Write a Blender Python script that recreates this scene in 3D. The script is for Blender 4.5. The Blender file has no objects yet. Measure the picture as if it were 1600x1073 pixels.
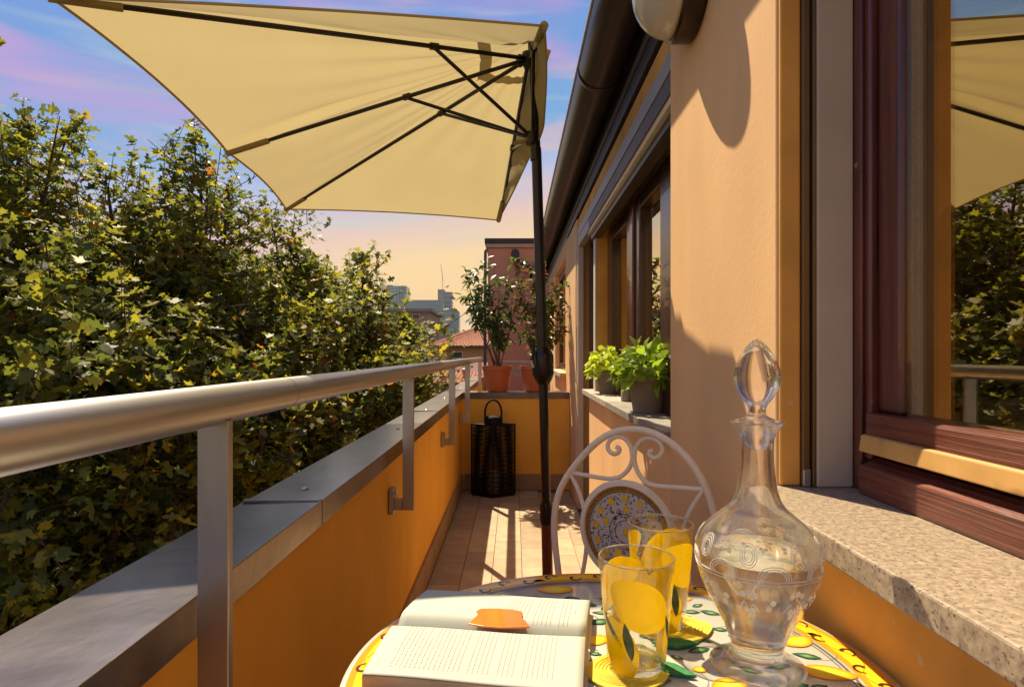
import bpy, math, random
import numpy as np
from mathutils import Vector, Matrix
R = math.radians
random.seed(7); rng = np.random.default_rng(11)
sc = bpy.context.scene; C = sc.collection

# ------------------------------------------------------------------ camera
F, VX, VY, CZ = 950.0, 803.0, 552.0, 1.10
cam = bpy.data.objects.new('camera', bpy.data.cameras.new('camera')); C.objects.link(cam)
cam.location = (0, 0, CZ); cam.rotation_euler = (R(90), 0, 0)
cam.data.sensor_width = 36; cam.data.lens = 36 * F / 1600
cam.data.shift_x = -(VX - 800) / 1600; cam.data.shift_y = (VY - 536.5) / 1600
cam.data.clip_start = 0.02; cam.data.clip_end = 6000
sc.camera = cam

# ------------------------------------------------------------------ light
SUN = Vector((1.0, -1.9, -3.0)).normalized()
sun = bpy.data.objects.new('sun', bpy.data.lights.new('sun', 'SUN')); C.objects.link(sun)
sun.data.energy = 3.95; sun.data.angle = R(0.5); sun.data.color = (1.0, 0.83, 0.58)
sun.rotation_euler = SUN.to_track_quat('-Z', 'Y').to_euler()
elev = math.asin(-SUN.z)
w = bpy.data.worlds.new('World'); sc.world = w; w.use_nodes = True
nt = w.node_tree; nt.nodes.clear(); N = nt.nodes.new; Lk = nt.links.new
out = N('ShaderNodeOutputWorld'); bg = N('ShaderNodeBackground'); Lk(bg.outputs[0], out.inputs[0])
sky = N('ShaderNodeTexSky'); sky.sky_type = 'NISHITA'; sky.sun_disc = False
sky.sun_elevation = elev; sky.sun_rotation = math.atan2(-SUN.x, -SUN.y)
tc = N('ShaderNodeTexCoord'); sep = N('ShaderNodeSeparateXYZ'); Lk(tc.outputs['Generated'], sep.inputs[0])
azm = N('ShaderNodeMath'); azm.operation = 'MULTIPLY_ADD'; azm.inputs[1].default_value = -.15; Lk(sep.outputs['X'], azm.inputs[0]); Lk(sep.outputs['Z'], azm.inputs[2])
ramp = N('ShaderNodeValToRGB'); Lk(azm.outputs[0], ramp.inputs[0])
stops = [(0.0, (.86, .52, .17)), (.10, (.90, .54, .17)), (.17, (.90, .60, .24)), (.23, (.74, .50, .40)), (.285, (.42, .46, .66)),
         (.35, (.15, .35, .64)), (.52, (.11, .25, .62)), (1.0, (.22, .33, .66))]
e = ramp.color_ramp.elements
while len(e) < len(stops): e.new(0.5)
for k, (p, c) in enumerate(stops): e[k].position = p; e[k].color = (*c, 1)
def wnoise(scale, sx, sy, sz, rot, lo, hi, det=3.0, dist=0.6):
    mp = N('ShaderNodeMapping'); mp.inputs['Scale'].default_value = (sx, sy, sz); mp.inputs['Rotation'].default_value = rot
    Lk(tc.outputs['Generated'], mp.inputs[0])
    n = N('ShaderNodeTexNoise'); n.inputs['Scale'].default_value = scale; n.inputs['Detail'].default_value = det
    n.inputs['Distortion'].default_value = dist; Lk(mp.outputs[0], n.inputs[0])
    m = N('ShaderNodeMapRange'); m.interpolation_type = 'SMOOTHSTEP'; m.inputs[1].default_value = lo; m.inputs[2].default_value = hi
    Lk(n.outputs[0], m.inputs[0]); return m.outputs[0]
def wmix(fac, a, b, amt=1.0):
    m = N('ShaderNodeMixRGB')
    if amt != 1.0:
        k = N('ShaderNodeMath'); k.operation = 'MULTIPLY'; k.inputs[1].default_value = amt; Lk(fac, k.inputs[0]); fac = k.outputs[0]
    if isinstance(fac, float): m.inputs[0].default_value = fac
    else: Lk(fac, m.inputs[0])
    for i, v in ((1, a), (2, b)):
        if isinstance(v, tuple): m.inputs[i].default_value = (*v, 1)
        else: Lk(v, m.inputs[i])
    return m.outputs[0]
c = ramp.outputs[0]
hi = N('ShaderNodeMapRange'); hi.inputs[1].default_value = .16; hi.inputs[2].default_value = .27; Lk(azm.outputs[0], hi.inputs[0])
pk = N('ShaderNodeMath'); pk.operation = 'MULTIPLY'; Lk(hi.outputs[0], pk.inputs[1]); Lk(wnoise(1.7, 1.0, 1.0, 5.0, (0, R(14), 0), .49, .68), pk.inputs[0])
c = wmix(pk.outputs[0], c, (.60, .27, .56), .6)
c = wmix(wnoise(2.6, 1.0, 1.0, 8.0, (0, R(-7), 0), .50, .72, 5), c, (.92, .48, .30), .42)
c = wmix(wnoise(3.1, 1.2, 1.0, 9.0, (0, R(5), 0), .52, .75, 6), c, (.46, .56, .54), .42)
nsk = N('ShaderNodeMixRGB'); nsk.blend_type = 'MULTIPLY'; nsk.inputs[0].default_value = 1
Lk(sky.outputs[0], nsk.inputs[1]); nsk.inputs[2].default_value = (.8, .8, .8, 1)
# Background strength 0.1: the painted evening colours are scaled by 10 so that they and the physical sky share it
up = N('ShaderNodeMixRGB'); up.blend_type = 'MULTIPLY'; up.use_clamp = False; up.inputs[0].default_value = 1
Lk(c, up.inputs[1]); up.inputs[2].default_value = (4.7, 4.7, 4.7, 1)
Lk(wmix(0.92, nsk.outputs[0], up.outputs[0]), bg.inputs[0]); bg.inputs[1].default_value = 0.10
vs = sc.view_settings; vs.view_transform = 'Standard'; vs.look = 'None'; vs.exposure = 1.2; vs.gamma = 1.0
sc.render.engine = 'CYCLES'; cy = sc.cycles
cy.max_bounces = 14; cy.transmission_bounces = 12; cy.transparent_max_bounces = 16; cy.glossy_bounces = 5; cy.diffuse_bounces = 4
cy.use_denoising = True; cy.sample_clamp_indirect = 6

# ------------------------------------------------------------------ helpers
def P(px, py, Y): return Vector(((px - VX) / F * Y, Y, CZ - (py - VY) / F * Y))
def Pz(px, py, z):
    Y = (CZ - z) * F / (py - VY); return P(px, py, Y)

def material(name, col, rough=.6, metal=0., var=0., vscale=8., stretch=(1, 1, 1), bump=0., bscale=40., spec=.5, col2=None,
             trans=0., rnd=0., attr=None, detail=4., bstretch=None, coat=0., speck=None):
    m = bpy.data.materials.new(name); m.use_nodes = True; t = m.node_tree; n = t.nodes; L = t.links.new
    b = n['Principled BSDF']; b.inputs['Roughness'].default_value = rough; b.inputs['Metallic'].default_value = metal
    b.inputs['Specular IOR Level'].default_value = spec; b.inputs['Coat Weight'].default_value = coat; b.inputs['Coat Roughness'].default_value = .16 if coat == .7 else .03
    col2 = col2 or tuple(max(0, x * (1 - var)) for x in col)
    co = n.new('ShaderNodeTexCoord')
    src = None
    def noise(scale, st, det):
        mp = n.new('ShaderNodeMapping'); mp.inputs['Scale'].default_value = st; L(co.outputs['Object'], mp.inputs[0])
        x = n.new('ShaderNodeTexNoise'); x.inputs['Scale'].default_value = scale; x.inputs['Detail'].default_value = det; L(mp.outputs[0], x.inputs[0]); return x
    if attr:
        a = n.new('ShaderNodeAttribute'); a.attribute_name = attr[0]
        r = n.new('ShaderNodeValToRGB'); els = r.color_ramp.elements
        while len(els) < len(attr[1]): els.new(.5)
        for k, (p, c_) in enumerate(attr[1]): els[k].position = p; els[k].color = (*c_, 1)
        L(a.outputs['Fac'], r.inputs[0]); src = r.outputs[0]
    elif var or col2 != col:
        x = noise(vscale, stretch, detail)
        mr = n.new('ShaderNodeMapRange'); mr.inputs[1].default_value = .32; mr.inputs[2].default_value = .68; L(x.outputs[0], mr.inputs[0])
        mx = n.new('ShaderNodeMixRGB'); mx.inputs[1].default_value = (*col, 1); mx.inputs[2].default_value = (*col2, 1); L(mr.outputs[0], mx.inputs[0]); src = mx.outputs[0]
    if speck:
        v = noise(speck[0], (1, 1, 1), 2.); mr = n.new('ShaderNodeMapRange'); mr.inputs[1].default_value = speck[2]; mr.inputs[2].default_value = speck[2] + .06
        L(v.outputs[0], mr.inputs[0]); mx = n.new('ShaderNodeMixRGB'); L(mr.outputs[0], mx.inputs[0])
        if src: L(src, mx.inputs[1])
        else: mx.inputs[1].default_value = (*col, 1)
        mx.inputs[2].default_value = (*speck[1], 1); src = mx.outputs[0]
    if rnd:
        oi = n.new('ShaderNodeObjectInfo'); mr = n.new('ShaderNodeMapRange'); mr.inputs[3].default_value = 1 - rnd; mr.inputs[4].default_value = 1 + rnd
        L(oi.outputs['Random'], mr.inputs[0]); mx = n.new('ShaderNodeMixRGB'); mx.blend_type = 'MULTIPLY'; mx.inputs[0].default_value = 1
        if src: L(src, mx.inputs[1])
        else: mx.inputs[1].default_value = (*col, 1)
        L(mr.outputs[0], mx.inputs[2]); src = mx.outputs[0]
    if src: L(src, b.inputs['Base Color'])
    else: b.inputs['Base Color'].default_value = (*col, 1)
    if bump:
        x = noise(bscale, bstretch or stretch, 5.); bp = n.new('ShaderNodeBump'); bp.inputs['Strength'].default_value = min(1., bump * 100); bp.inputs['Distance'].default_value = max(bump, .0005)
        L(x.outputs[0], bp.inputs['Height']); L(bp.outputs[0], b.inputs['Normal'])
    if trans:
        tr = n.new('ShaderNodeBsdfTranslucent'); ms = n.new('ShaderNodeMixShader'); ms.inputs[0].default_value = trans
        if src: L(src, tr.inputs[0])
        else: tr.inputs[0].default_value = (*col, 1)
        L(b.outputs[0], ms.inputs[1]); L(tr.outputs[0], ms.inputs[2]); L(ms.outputs[0], n['Material Output'].inputs[0])
    return m

def glass_pane(name, tint, refl, f0=None):
    m = bpy.data.materials.new(name); m.use_nodes = True; t = m.node_tree; n = t.nodes; L = t.links.new
    n.remove(n['Principled BSDF']); g = n.new('ShaderNodeBsdfGlossy'); g.inputs['Roughness'].default_value = 0.0
    g.inputs[0].default_value = (*(f0 or (1, 1, 1)), 1)
    tr = n.new('ShaderNodeBsdfTransparent'); tr.inputs[0].default_value = (*tint, 1)
    fr = n.new('ShaderNodeLayerWeight'); pw = n.new('ShaderNodeMath'); pw.operation = 'POWER'; pw.inputs[1].default_value = 5 if refl < .2 else 3.5; L(fr.outputs['Facing'], pw.inputs[0])
    mr = n.new('ShaderNodeMapRange'); mr.inputs[3].default_value = refl; mr.inputs[4].default_value = .9
    L(pw.outputs[0], mr.inputs[0]); ms = n.new('ShaderNodeMixShader')
    L(mr.outputs[0], ms.inputs[0]); L(tr.outputs[0], ms.inputs[1]); L(g.outputs[0], ms.inputs[2]); L(ms.outputs[0], n['Material Output'].inputs[0])
    return m

def solid_glass(name, share, col=(1, 1, 1), ior=1.45):
    m = bpy.data.materials.new(name); m.use_nodes = True; t = m.node_tree; n = t.nodes; L = t.links.new
    n.remove(n['Principled BSDF']); g = n.new('ShaderNodeBsdfGlass'); g.inputs['IOR'].default_value = ior; g.inputs[0].default_value = (*col, 1)
    g.inputs['Roughness'].default_value = 0
    tr = n.new('ShaderNodeBsdfTransparent'); tr.inputs[0].default_value = (*col, 1); ms = n.new('ShaderNodeMixShader'); ms.inputs[0].default_value = share
    L(tr.outputs[0], ms.inputs[1]); L(g.outputs[0], ms.inputs[2]); L(ms.outputs[0], n['Material Output'].inputs[0]); return m

class MB:
    def __init__(s): s.v = []; s.f = []; s.a = []
    def add(s, vs_, fs):
        o = len(s.v); s.v += [tuple(x) for x in vs_]; s.f += [tuple(i + o for i in f) for f in fs]; return s
    def box(s, a, b, M=None):
        x0, y0, z0 = a; x1, y1, z1 = b
        vs_ = [Vector(p) for p in ((x0, y0, z0), (x1, y0, z0), (x1, y1, z0), (x0, y1, z0), (x0, y0, z1), (x1, y0, z1), (x1, y1, z1), (x0, y1, z1))]
        if M is not None: vs_ = [M @ p for p in vs_]
        return s.add(vs_, [(0, 3, 2, 1), (4, 5, 6, 7), (0, 1, 5, 4), (1, 2, 6, 5), (2, 3, 7, 6), (3, 0, 4, 7)])
    def tube(s, pts, r, seg=10, cap=True, closed=False, smooth=0):
        pts = [Vector(p) for p in pts]
        for _ in range(smooth): pts = chaikin(pts, closed)
        n = len(pts); rs = r if isinstance(r, (list, tuple)) else [r] * n
        if len(rs) != n: rs = [rs[min(len(rs) - 1, int(i / max(1, n - 1) * (len(rs) - 1) + .5))] for i in range(n)]
        vs_ = []; up_ = None
        for i, p in enumerate(pts):
            if closed: d = pts[(i + 1) % n] - pts[i - 1]
            else: d = pts[min(i + 1, n - 1)] - pts[max(i - 1, 0)]
            d.normalize()
            if up_ is None:
                up_ = Vector((0, 0, 1)) if abs(d.z) < .9 else Vector((1, 0, 0))
            u = up_ - d * up_.dot(d); u.normalize(); up_ = u; v_ = d.cross(u)
            for k in range(seg):
                a = 2 * math.pi * k / seg; vs_.append(p + (u * math.cos(a) + v_ * math.sin(a)) * rs[i])
        fs = []
        for i in range(n if closed else n - 1):
            j = (i + 1) % n
            for k in range(seg):
                l = (k + 1) % seg; fs.append((i * seg + k, i * seg + l, j * seg + l, j * seg + k))
        if cap and not closed: fs += [tuple(range(seg))[::-1], tuple((n - 1) * seg + k for k in range(seg))]
        return s.add(vs_, fs)
    def lathe(s, prof, c=(0, 0, 0), seg=48, M=None, ring=False):
        if ring: prof = list(prof) + [prof[0]]
        vs_ = []; fs = []; n = len(prof)
        for r, z in prof:
            for k in range(seg):
                a = 2 * math.pi * k / seg; p = Vector((r * math.cos(a), r * math.sin(a), z))
                p = (M @ p) if M is not None else p + Vector(c)
                vs_.append(p)
        for i in range(n - 1):
            for k in range(seg):
                l = (k + 1) % seg; fs.append((i * seg + k, i * seg + l, (i + 1) * seg + l, (i + 1) * seg + k))
        if prof[0][0] > 1e-6 and not ring: fs.append(tuple(range(seg))[::-1])
        if prof[-1][0] > 1e-6 and not ring: fs.append(tuple((n - 1) * seg + k for k in range(seg)))
        return s.add(vs_, fs)
    def poly(s, pts): return s.add(pts, [tuple(range(len(pts)))])
    def prism(s, pts, d):
        n = len(pts); pts = [Vector(p) for p in pts]; d = Vector(d)
        return s.add(pts + [p + d for p in pts], [tuple(range(n))[::-1], tuple(range(n, 2 * n))] + [(i, (i + 1) % n, n + (i + 1) % n, n + i) for i in range(n)])
    def grid(s, fn, nu, nv, closed_u=False):
        vs_ = [fn(i / nu, j / nv) for i in range(nu + (0 if closed_u else 1)) for j in range(nv + 1)]
        fs = []; m = nu + (0 if closed_u else 1)
        for i in range(nu):
            for j in range(nv):
                a = i * (nv + 1) + j; b = ((i + 1) % m) * (nv + 1) + j; fs.append((a, b, b + 1, a + 1))
        return s.add(vs_, fs)
    def mesh(s, name, mat, smooth=False, fix=True):
        me = bpy.data.meshes.new(name); me.from_pydata(s.v, [], s.f); me.materials.append(mat)
        if fix:
            import bmesh
            b = bmesh.new(); b.from_mesh(me); bmesh.ops.remove_doubles(b, verts=b.verts, dist=1e-6); bmesh.ops.recalc_face_normals(b, faces=b.faces); b.to_mesh(me); b.free()
        if smooth:
            me.polygons.foreach_set('use_smooth', [True] * len(me.polygons))
        me.update(); return me
    def obj(s, name, mat, parent=None, smooth=False, bevel=0, kind=None, local=False, auto=None, solid=0, label=None, sub=0, fix=True):
        o = bpy.data.objects.new(name, s.mesh(name, mat, smooth, fix)); link(o, parent, local)
        if smooth and auto != 0:
            o.data.set_sharp_from_angle(angle=R(auto or 40))
        if solid:
            m = o.modifiers.new('solid', 'SOLIDIFY'); m.thickness = solid; m.offset = 0
        if sub:
            m = o.modifiers.new('sub', 'SUBSURF'); m.levels = m.render_levels = sub
        if bevel:
            m = o.modifiers.new('bevel', 'BEVEL'); m.width = bevel; m.segments = 2; m.limit_method = 'ANGLE'
        if kind: o['kind'] = kind
        if label: o['label'] = label
        return o
def world_loc(p):
    v = Matrix.Identity(4)
    while p is not None: v = p.matrix_basis.copy() if p.parent is None else p.matrix_parent_inverse @ p.matrix_basis @ v; p = p.parent
    return v
def wm(o):
    if o.parent is None: return o.matrix_basis.copy()
    return wm(o.parent) @ o.matrix_parent_inverse @ o.matrix_basis
def link(o, parent=None, local=False):
    C.objects.link(o)
    if parent is not None:
        o.parent = parent
        if not local: o.matrix_parent_inverse = wm(parent).inverted()
def chaikin(p, closed=False):
    q = [] if closed else [p[0]]; n = len(p)
    for i in range(n if closed else n - 1):
        a, b = p[i], p[(i + 1) % n]; q += [a * .75 + b * .25, a * .25 + b * .75]
    if not closed: q.append(p[-1])
    return q
def thing(name, label, cat, loc=(0, 0, 0), group=None, kind=None, rz=0):
    o = bpy.data.objects.new(name, None); o.empty_display_size = .1; o.location = loc; o.rotation_euler = (0, 0, rz); C.objects.link(o)
    o['label'] = label; o['category'] = cat
    if group: o['group'] = group
    if kind: o['kind'] = kind
    return o
def dup(o, M=None, parent=None):
    c_ = o.copy(); C.objects.link(c_)
    if parent is not None: c_.parent = parent
    if M is not None: c_.matrix_basis = M
    for ch in list(o.children):
        dup(ch, None, c_)
    return c_
def inst(name, me, M, parent):
    """an object sharing mesh data, placed in world space under parent"""
    o = bpy.data.objects.new(name, me); C.objects.link(o); o.parent = parent
    o.matrix_parent_inverse = wm(parent).inverted(); o.matrix_basis = M; return o
def S(name, mb, mat, **k): return mb.obj(name, mat, kind='structure', **k)
def lerp(a, b, t): return a + (b - a) * t

# ------------------------------------------------------------------ materials
ORANGE = material('orange plaster', (.93, .47, .065), .85, var=.13, vscale=3.2, stretch=(1.3, 1.3, .9), detail=9, bump=.0018, bscale=120, bstretch=(1, 1, 1), spec=.2)
PEACH = material('peach plaster', (.80, .49, .23), .88, var=.15, vscale=3, stretch=(1.5, 1.5, .5), detail=9, bump=.0022, bscale=80, bstretch=(1, 1, 1), spec=.2)
REVEAL = material('deep orange plaster', (.78, .40, .09), .88, speck=(26, (.60, .46, .32), .70), var=.25, vscale=6, bump=.002, bscale=50, spec=.2)
COPING = material('brown coated metal', (.15, .125, .13), .30, metal=.45, coat=.7, var=.62, detail=9, vscale=6, bump=.006, bscale=9, spec=.8, bstretch=(1, 1, 1))
STEEL = material('galvanised steel', (.45, .45, .47), .34, metal=.9, var=.3, vscale=14, stretch=(1, 1, .3), bump=.0003, bscale=60)
RAILM = material('brushed handrail metal', (.56, .56, .56), .36, metal=1, var=.16, vscale=10, stretch=(1, .12, 1), bump=.0004, bscale=120, bstretch=(1, .05, 1))
DARK = material('dark brown lacquer', (.035, .022, .018), .38, var=.3, vscale=10)
GUT = material('brown gutter metal', (.048, .030, .024), .33, metal=.2, var=.25, vscale=3, stretch=(1, .3, 1))
GUTLIP = material('pale lit gutter bead', (.55, .42, .28), .4, metal=.3)  # sunlit edge of the gutter lip put into the paler colour
FASCIA = material('dark eave board', (.030, .022, .022), .5, var=.3, vscale=6)
BOXG = material('grey shutter box', (.30, .29, .28), .5, var=.15, vscale=3)
BOXP = material('weathered brown panel', (.10, .075, .072), .55, var=.3, vscale=10, stretch=(1, .2, 1))
WHITE = material('off white trim', (.62, .56, .48), .55, var=.15, vscale=12)
BEIGE = material('beige jamb panel', (.50, .41, .32), .6, var=.10, vscale=9, speck=(70, (.25, .17, .12), .74))
WOOD = material('red brown window wood', (.20, .060, .036), .34, var=.45, vscale=11, stretch=(8, .5, 12), bump=.007, bscale=9, bstretch=(14, .3, 26), col2=(.095, .022, .014), coat=.15, speck=(34, (.34, .20, .15), .735))
WOODV = material('red brown upright wood', (.15, .036, .022), .30, var=.45, vscale=9, stretch=(8, 8, .5), bump=.0008, bscale=14, bstretch=(14, 14, .3), col2=(.06, .016, .012), coat=.3, speck=(30, (.40, .26, .22), .73))
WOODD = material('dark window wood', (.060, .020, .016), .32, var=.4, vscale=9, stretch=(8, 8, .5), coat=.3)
OCHRE = material('ochre peeling drip bar', (.60, .34, .10), .5, col2=(.50, .28, .08), vscale=20, speck=(9, (.20, .06, .03), .60))
GUIDE = material('bronze shutter guide', (.20, .12, .05), .35, metal=.6, var=.2)
GRAN = material('speckled granite', (.40, .315, .21), .55, col2=(.21, .155, .105), vscale=120, bump=.0008, bscale=130, speck=(230, (.12, .075, .05), .60), detail=3)
SLATE = material('grey slate sill', (.30, .275, .235), .55, var=.3, vscale=20, bump=.0006, bscale=60)
PALESTONE = material('pale stone sill', (.42, .38, .31), .6, var=.2, vscale=20)
TILE = material('terracotta beige floor tile', (.44, .34, .21), .55, col2=(.35, .25, .15), vscale=9, rnd=.20, bump=.0006, bscale=60)
SKIRT = material('skirting tile', (.36, .22, .12), .6, var=.2, vscale=9, rnd=.15)
GROUT = material('tile grout', (.15, .11, .08), .9)
FABRIC = material('cream canopy fabric', (.49, .40, .19), .9, var=.07, vscale=2, trans=.46, bump=.0004, bscale=400, spec=.1)
POLE = material('dark bronze pole', (.022, .015, .012), .30, metal=.4, spec=.6)
COPPER = material('red brown base tube', (.16, .035, .012), .3, var=.2)
IRONC = material('cream painted iron', (.85, .73, .52), .42, var=.12, vscale=14)
ENAMEL = material('white glazed table top', (.52, .52, .44), .12, spec=.5, coat=.5)
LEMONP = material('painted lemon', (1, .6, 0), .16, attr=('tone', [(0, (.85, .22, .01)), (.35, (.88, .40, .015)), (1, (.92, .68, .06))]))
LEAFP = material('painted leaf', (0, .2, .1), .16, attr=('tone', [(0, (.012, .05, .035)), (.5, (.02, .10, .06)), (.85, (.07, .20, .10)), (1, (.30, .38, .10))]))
BANDO = material('orange border print', (.85, .30, .015), .16)
BANDY = material('yellow border print', (.90, .52, .02), .16)
INK = material('dark brown print', (.06, .025, .012), .2)
GREYLINE = material('grey line print', (.12, .13, .10), .2)
PAPER = material('book paper', (.49, .50, .40), .75, var=.03, vscale=3, bump=.0004, bscale=12)
PAGES = material('page block edge', (.60, .42, .26), .8, var=.35, vscale=60, stretch=(.3, .3, 14))
TEXT = material('printed text', (.30, .27, .22), .8)
AMBER = material('amber orange leather', (.92, .30, .005), .25, var=.3, vscale=30, trans=.25, coat=.6)
YGLASS = material('yellow lemon enamel', (.98, .62, .0), .25, var=.12, vscale=40, trans=.28)
GLEAF = material('green leaf enamel', (.10, .15, .05), .3, var=.5, vscale=120, trans=.2)
ENGRAVE = material('frosted engraving', (.92, .88, .80), .6, trans=.4)
COASTY = material('woven yellow coaster', (.80, .58, .03), .7, var=.25, vscale=80, bump=.001, bscale=60)
COASTG = material('woven green leaf', (.02, .26, .06), .6, var=.5, vscale=150, bump=.0012, bscale=200)
TERRA = material('terracotta plastic', (.50, .13, .045), .45, var=.12, vscale=6)
GREYPOT = material('grey fibre clay pot', (.27, .22, .15), .85, var=.22, vscale=14, stretch=(1, 1, .5), bump=.001, bscale=70)
SOIL = material('potting soil', (.035, .022, .014), .95, var=.4, vscale=60, bump=.004, bscale=90)
BARK = material('bark', (.085, .050, .032), .9, var=.5, vscale=20, stretch=(1, 1, .2), bump=.01, bscale=14)
TWIG = material('shrub stem', (.16, .09, .05), .8, var=.3, vscale=30)
LEAF = material('maple leaves', (.05, .1, .02), .52, attr=('tone', [(0, (.055, .085, .018)), (.40, (.13, .16, .022)), (.68, (.32, .30, .026)), (.88, (.46, .42, .03)), (1, (.48, .16, .02))]), trans=.6, spec=.5)
LEAFD = material('far foliage', (.05, .1, .02), .6, attr=('tone', [(0, (.04, .06, .02)), (.5, (.08, .12, .03)), (1, (.16, .20, .05))]), trans=.3)
LAUREL = material('laurel leaf', (.10, .15, .035), .35, rnd=.5, trans=.4, spec=.6)
PHOT = material('reddish leaf', (.26, .11, .05), .35, rnd=.5, trans=.4, spec=.6)
LIME = material('lime leaf', (.50, .60, .03), .45, rnd=.30, trans=.5)
LIME2 = material('mid green leaf', (.30, .42, .03), .45, rnd=.35, trans=.5)
BLACKROPE = material('black woven rope', (.008, .006, .006), .7, spec=.2)
OPAL = material('opal lamp glass', (.72, .66, .54), .18, trans=.35, coat=.6)
PANE = glass_pane('window pane', (.93, .90, .82), .34, (1, .90, .70))
PANE2 = glass_pane('far window pane', (.6, .55, .45), .62, (1, .88, .62))
TUMB = glass_pane('thin tumbler glass', (.96, .96, .93), .05)
CRYSTAL = solid_glass('crystal', .80)
WATER = solid_glass('water', .80, (.99, .98, .94), 1.33)
SPACER = material('aluminium spacer', (.60, .56, .46), .5, var=.5, vscale=300)
KITCHEN = material('cream cabinet front', (.80, .72, .56), .5)
ROOMW = material('room wall', (.75, .62, .42), .9)
PINK = material('salmon render', (.62, .29, .18), .9, var=.10, vscale=1.2)
ROOFT = material('clay roof tiles', (.40, .145, .065), .85, var=.35, vscale=3, detail=8)
ROOFD = material('dark wine roof', (.13, .035, .035), .8, var=.3, vscale=2)
MAUVE = material('mauve beige render', (.30, .22, .19), .9, var=.06, vscale=.3)
CONC = material('grey concrete', (.25, .23, .22), .9, var=.15, vscale=.2)
TGLASS = material('blue tower glass', (.07, .17, .27), .25, metal=.3, var=.15, vscale=.02)
TGLASS2 = material('light tower glass', (.18, .34, .46), .25, metal=.3, var=.1, vscale=.02)
GROUND = material('ground', (.09, .085, .06), .95, var=.5, vscale=.08)
LAWN = material('lawn', (.04, .06, .02), .95, var=.4, vscale=.5)
WIN = material('dark window glass', (.03, .035, .04), .15)
ASPH = material('asphalt', (.05, .05, .05), .9, var=.2, vscale=.8)

# ------------------------------------------------------------------ setting
ZP = .785                      # parapet top
XI, XO = -.413, -.583
YB = 4.907
S('ground', MB().box((-3000, -500, -12.4), (3000, 4000, -12.0)), GROUND)
S('lawn', MB().box((-60, -10, -11.99), (-4.2, 60, -11.94)), LAWN)
S('street', MB().box((-4.0, -30, -11.99), (-1.2, 300, -11.96)), ASPH)

fl = S('balcony_floor', MB().box((XO + .02, -2, -.25), (.60, 8.8, -.012)), GROUT)
tm = MB().box((-.0735, -.1485, -.02), (.0735, .1485, 0)).mesh('tile', TILE)
first = None
xs0 = XI + .004
for i in range(6):
    y = -1.6 + (.15 if i % 2 else 0) + .03 * i
    while y < 4.8:
        ya, yb = y, min(y + .3, 4.885)
        xw = min(.15, .445 - (xs0 + i * .15))
        if yb - ya > .05:
            M = Matrix.Translation((xs0 + i * .15 + xw / 2, (ya + yb) / 2, random.uniform(-.0006, .0006))) @ Matrix.Diagonal((xw / .15, (yb - ya) / .3, 1, 1))
            inst('tile', tm, M, fl)
        y += .3

par = thing('balcony_parapet', 'low orange plastered balcony wall on the left under brown metal coping', 'parapet', ((XI + XO) / 2, 2.5, 0))
MB().box((XO + .015, -2, -2.5), (XI - .012, 8.8, ZP - .035)).obj('wall', ORANGE, par)
ys = [-2, .35, 1.31, 3.35, 5.2, 7.0, 8.8]
for a, b in zip(ys[:-1], ys[1:]):
    m = MB(); z0, z1 = ZP - .055, ZP
    a_, b_ = a + .002, b - .002
    m.prism([(XO, a_, z0), (XO, a_, z1 - .004), (XI, a_, z1), (XI, a_, z0), (XI - .004, a_, z0), (XI - .004, a_, z1 - .006), (XO + .004, a_, z1 - .010), (XO + .004, a_, z0)], (0, b_ - a_, 0))
    m.obj('coping', COPING, par, bevel=.002)
    # folded seam
    MB().box((XO + .004, b_ - .012, z1 - .003), (XI - .003, b_ + .002, z1 + .0025)).obj('seam', COPING, par, bevel=.001)
for y in (1.42, 2.55, 3.4, 4.3, 5.6):
    MB().lathe([(.008, 0), (.0075, .003), (.004, .005), (0, .0055)], (XI - .075, y, ZP - .001), 12).obj('screw', STEEL, par, smooth=True)
km = MB().box((-.005, -.148, 0), (.006, .148, .128)).mesh('skirting_tile', SKIRT)
y = -1.55
while y < 4.9:
    inst('skirting_tile', km, Matrix.Translation((XI - .004, y, 0)), par); y += .3

bw = thing('cross_parapet', 'orange plastered cross wall closing the far end of the balcony behind the lantern', 'parapet', (0, YB + .1, 0))
MB().box((XI - .012, YB, 0), (.448, YB + .16, ZP - .035)).obj('wall', ORANGE, bw)
m = MB(); m.box((XI + .003, YB - .012, ZP - .048), (.447, YB + .172, ZP + .002)); m.obj('coping', COPING, bw, bevel=.002)
km2 = MB().box((-.148, -.006, 0), (.148, .005, .128)).mesh('skirting_tile', SKIRT)
for i, x in enumerate((-.25, .05, .30)): inst('skirting_tile', km2, Matrix.Translation((x, YB - .004, 0)) @ Matrix.Diagonal((1 if i < 2 else .65, 1, 1, 1)), bw)

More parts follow.
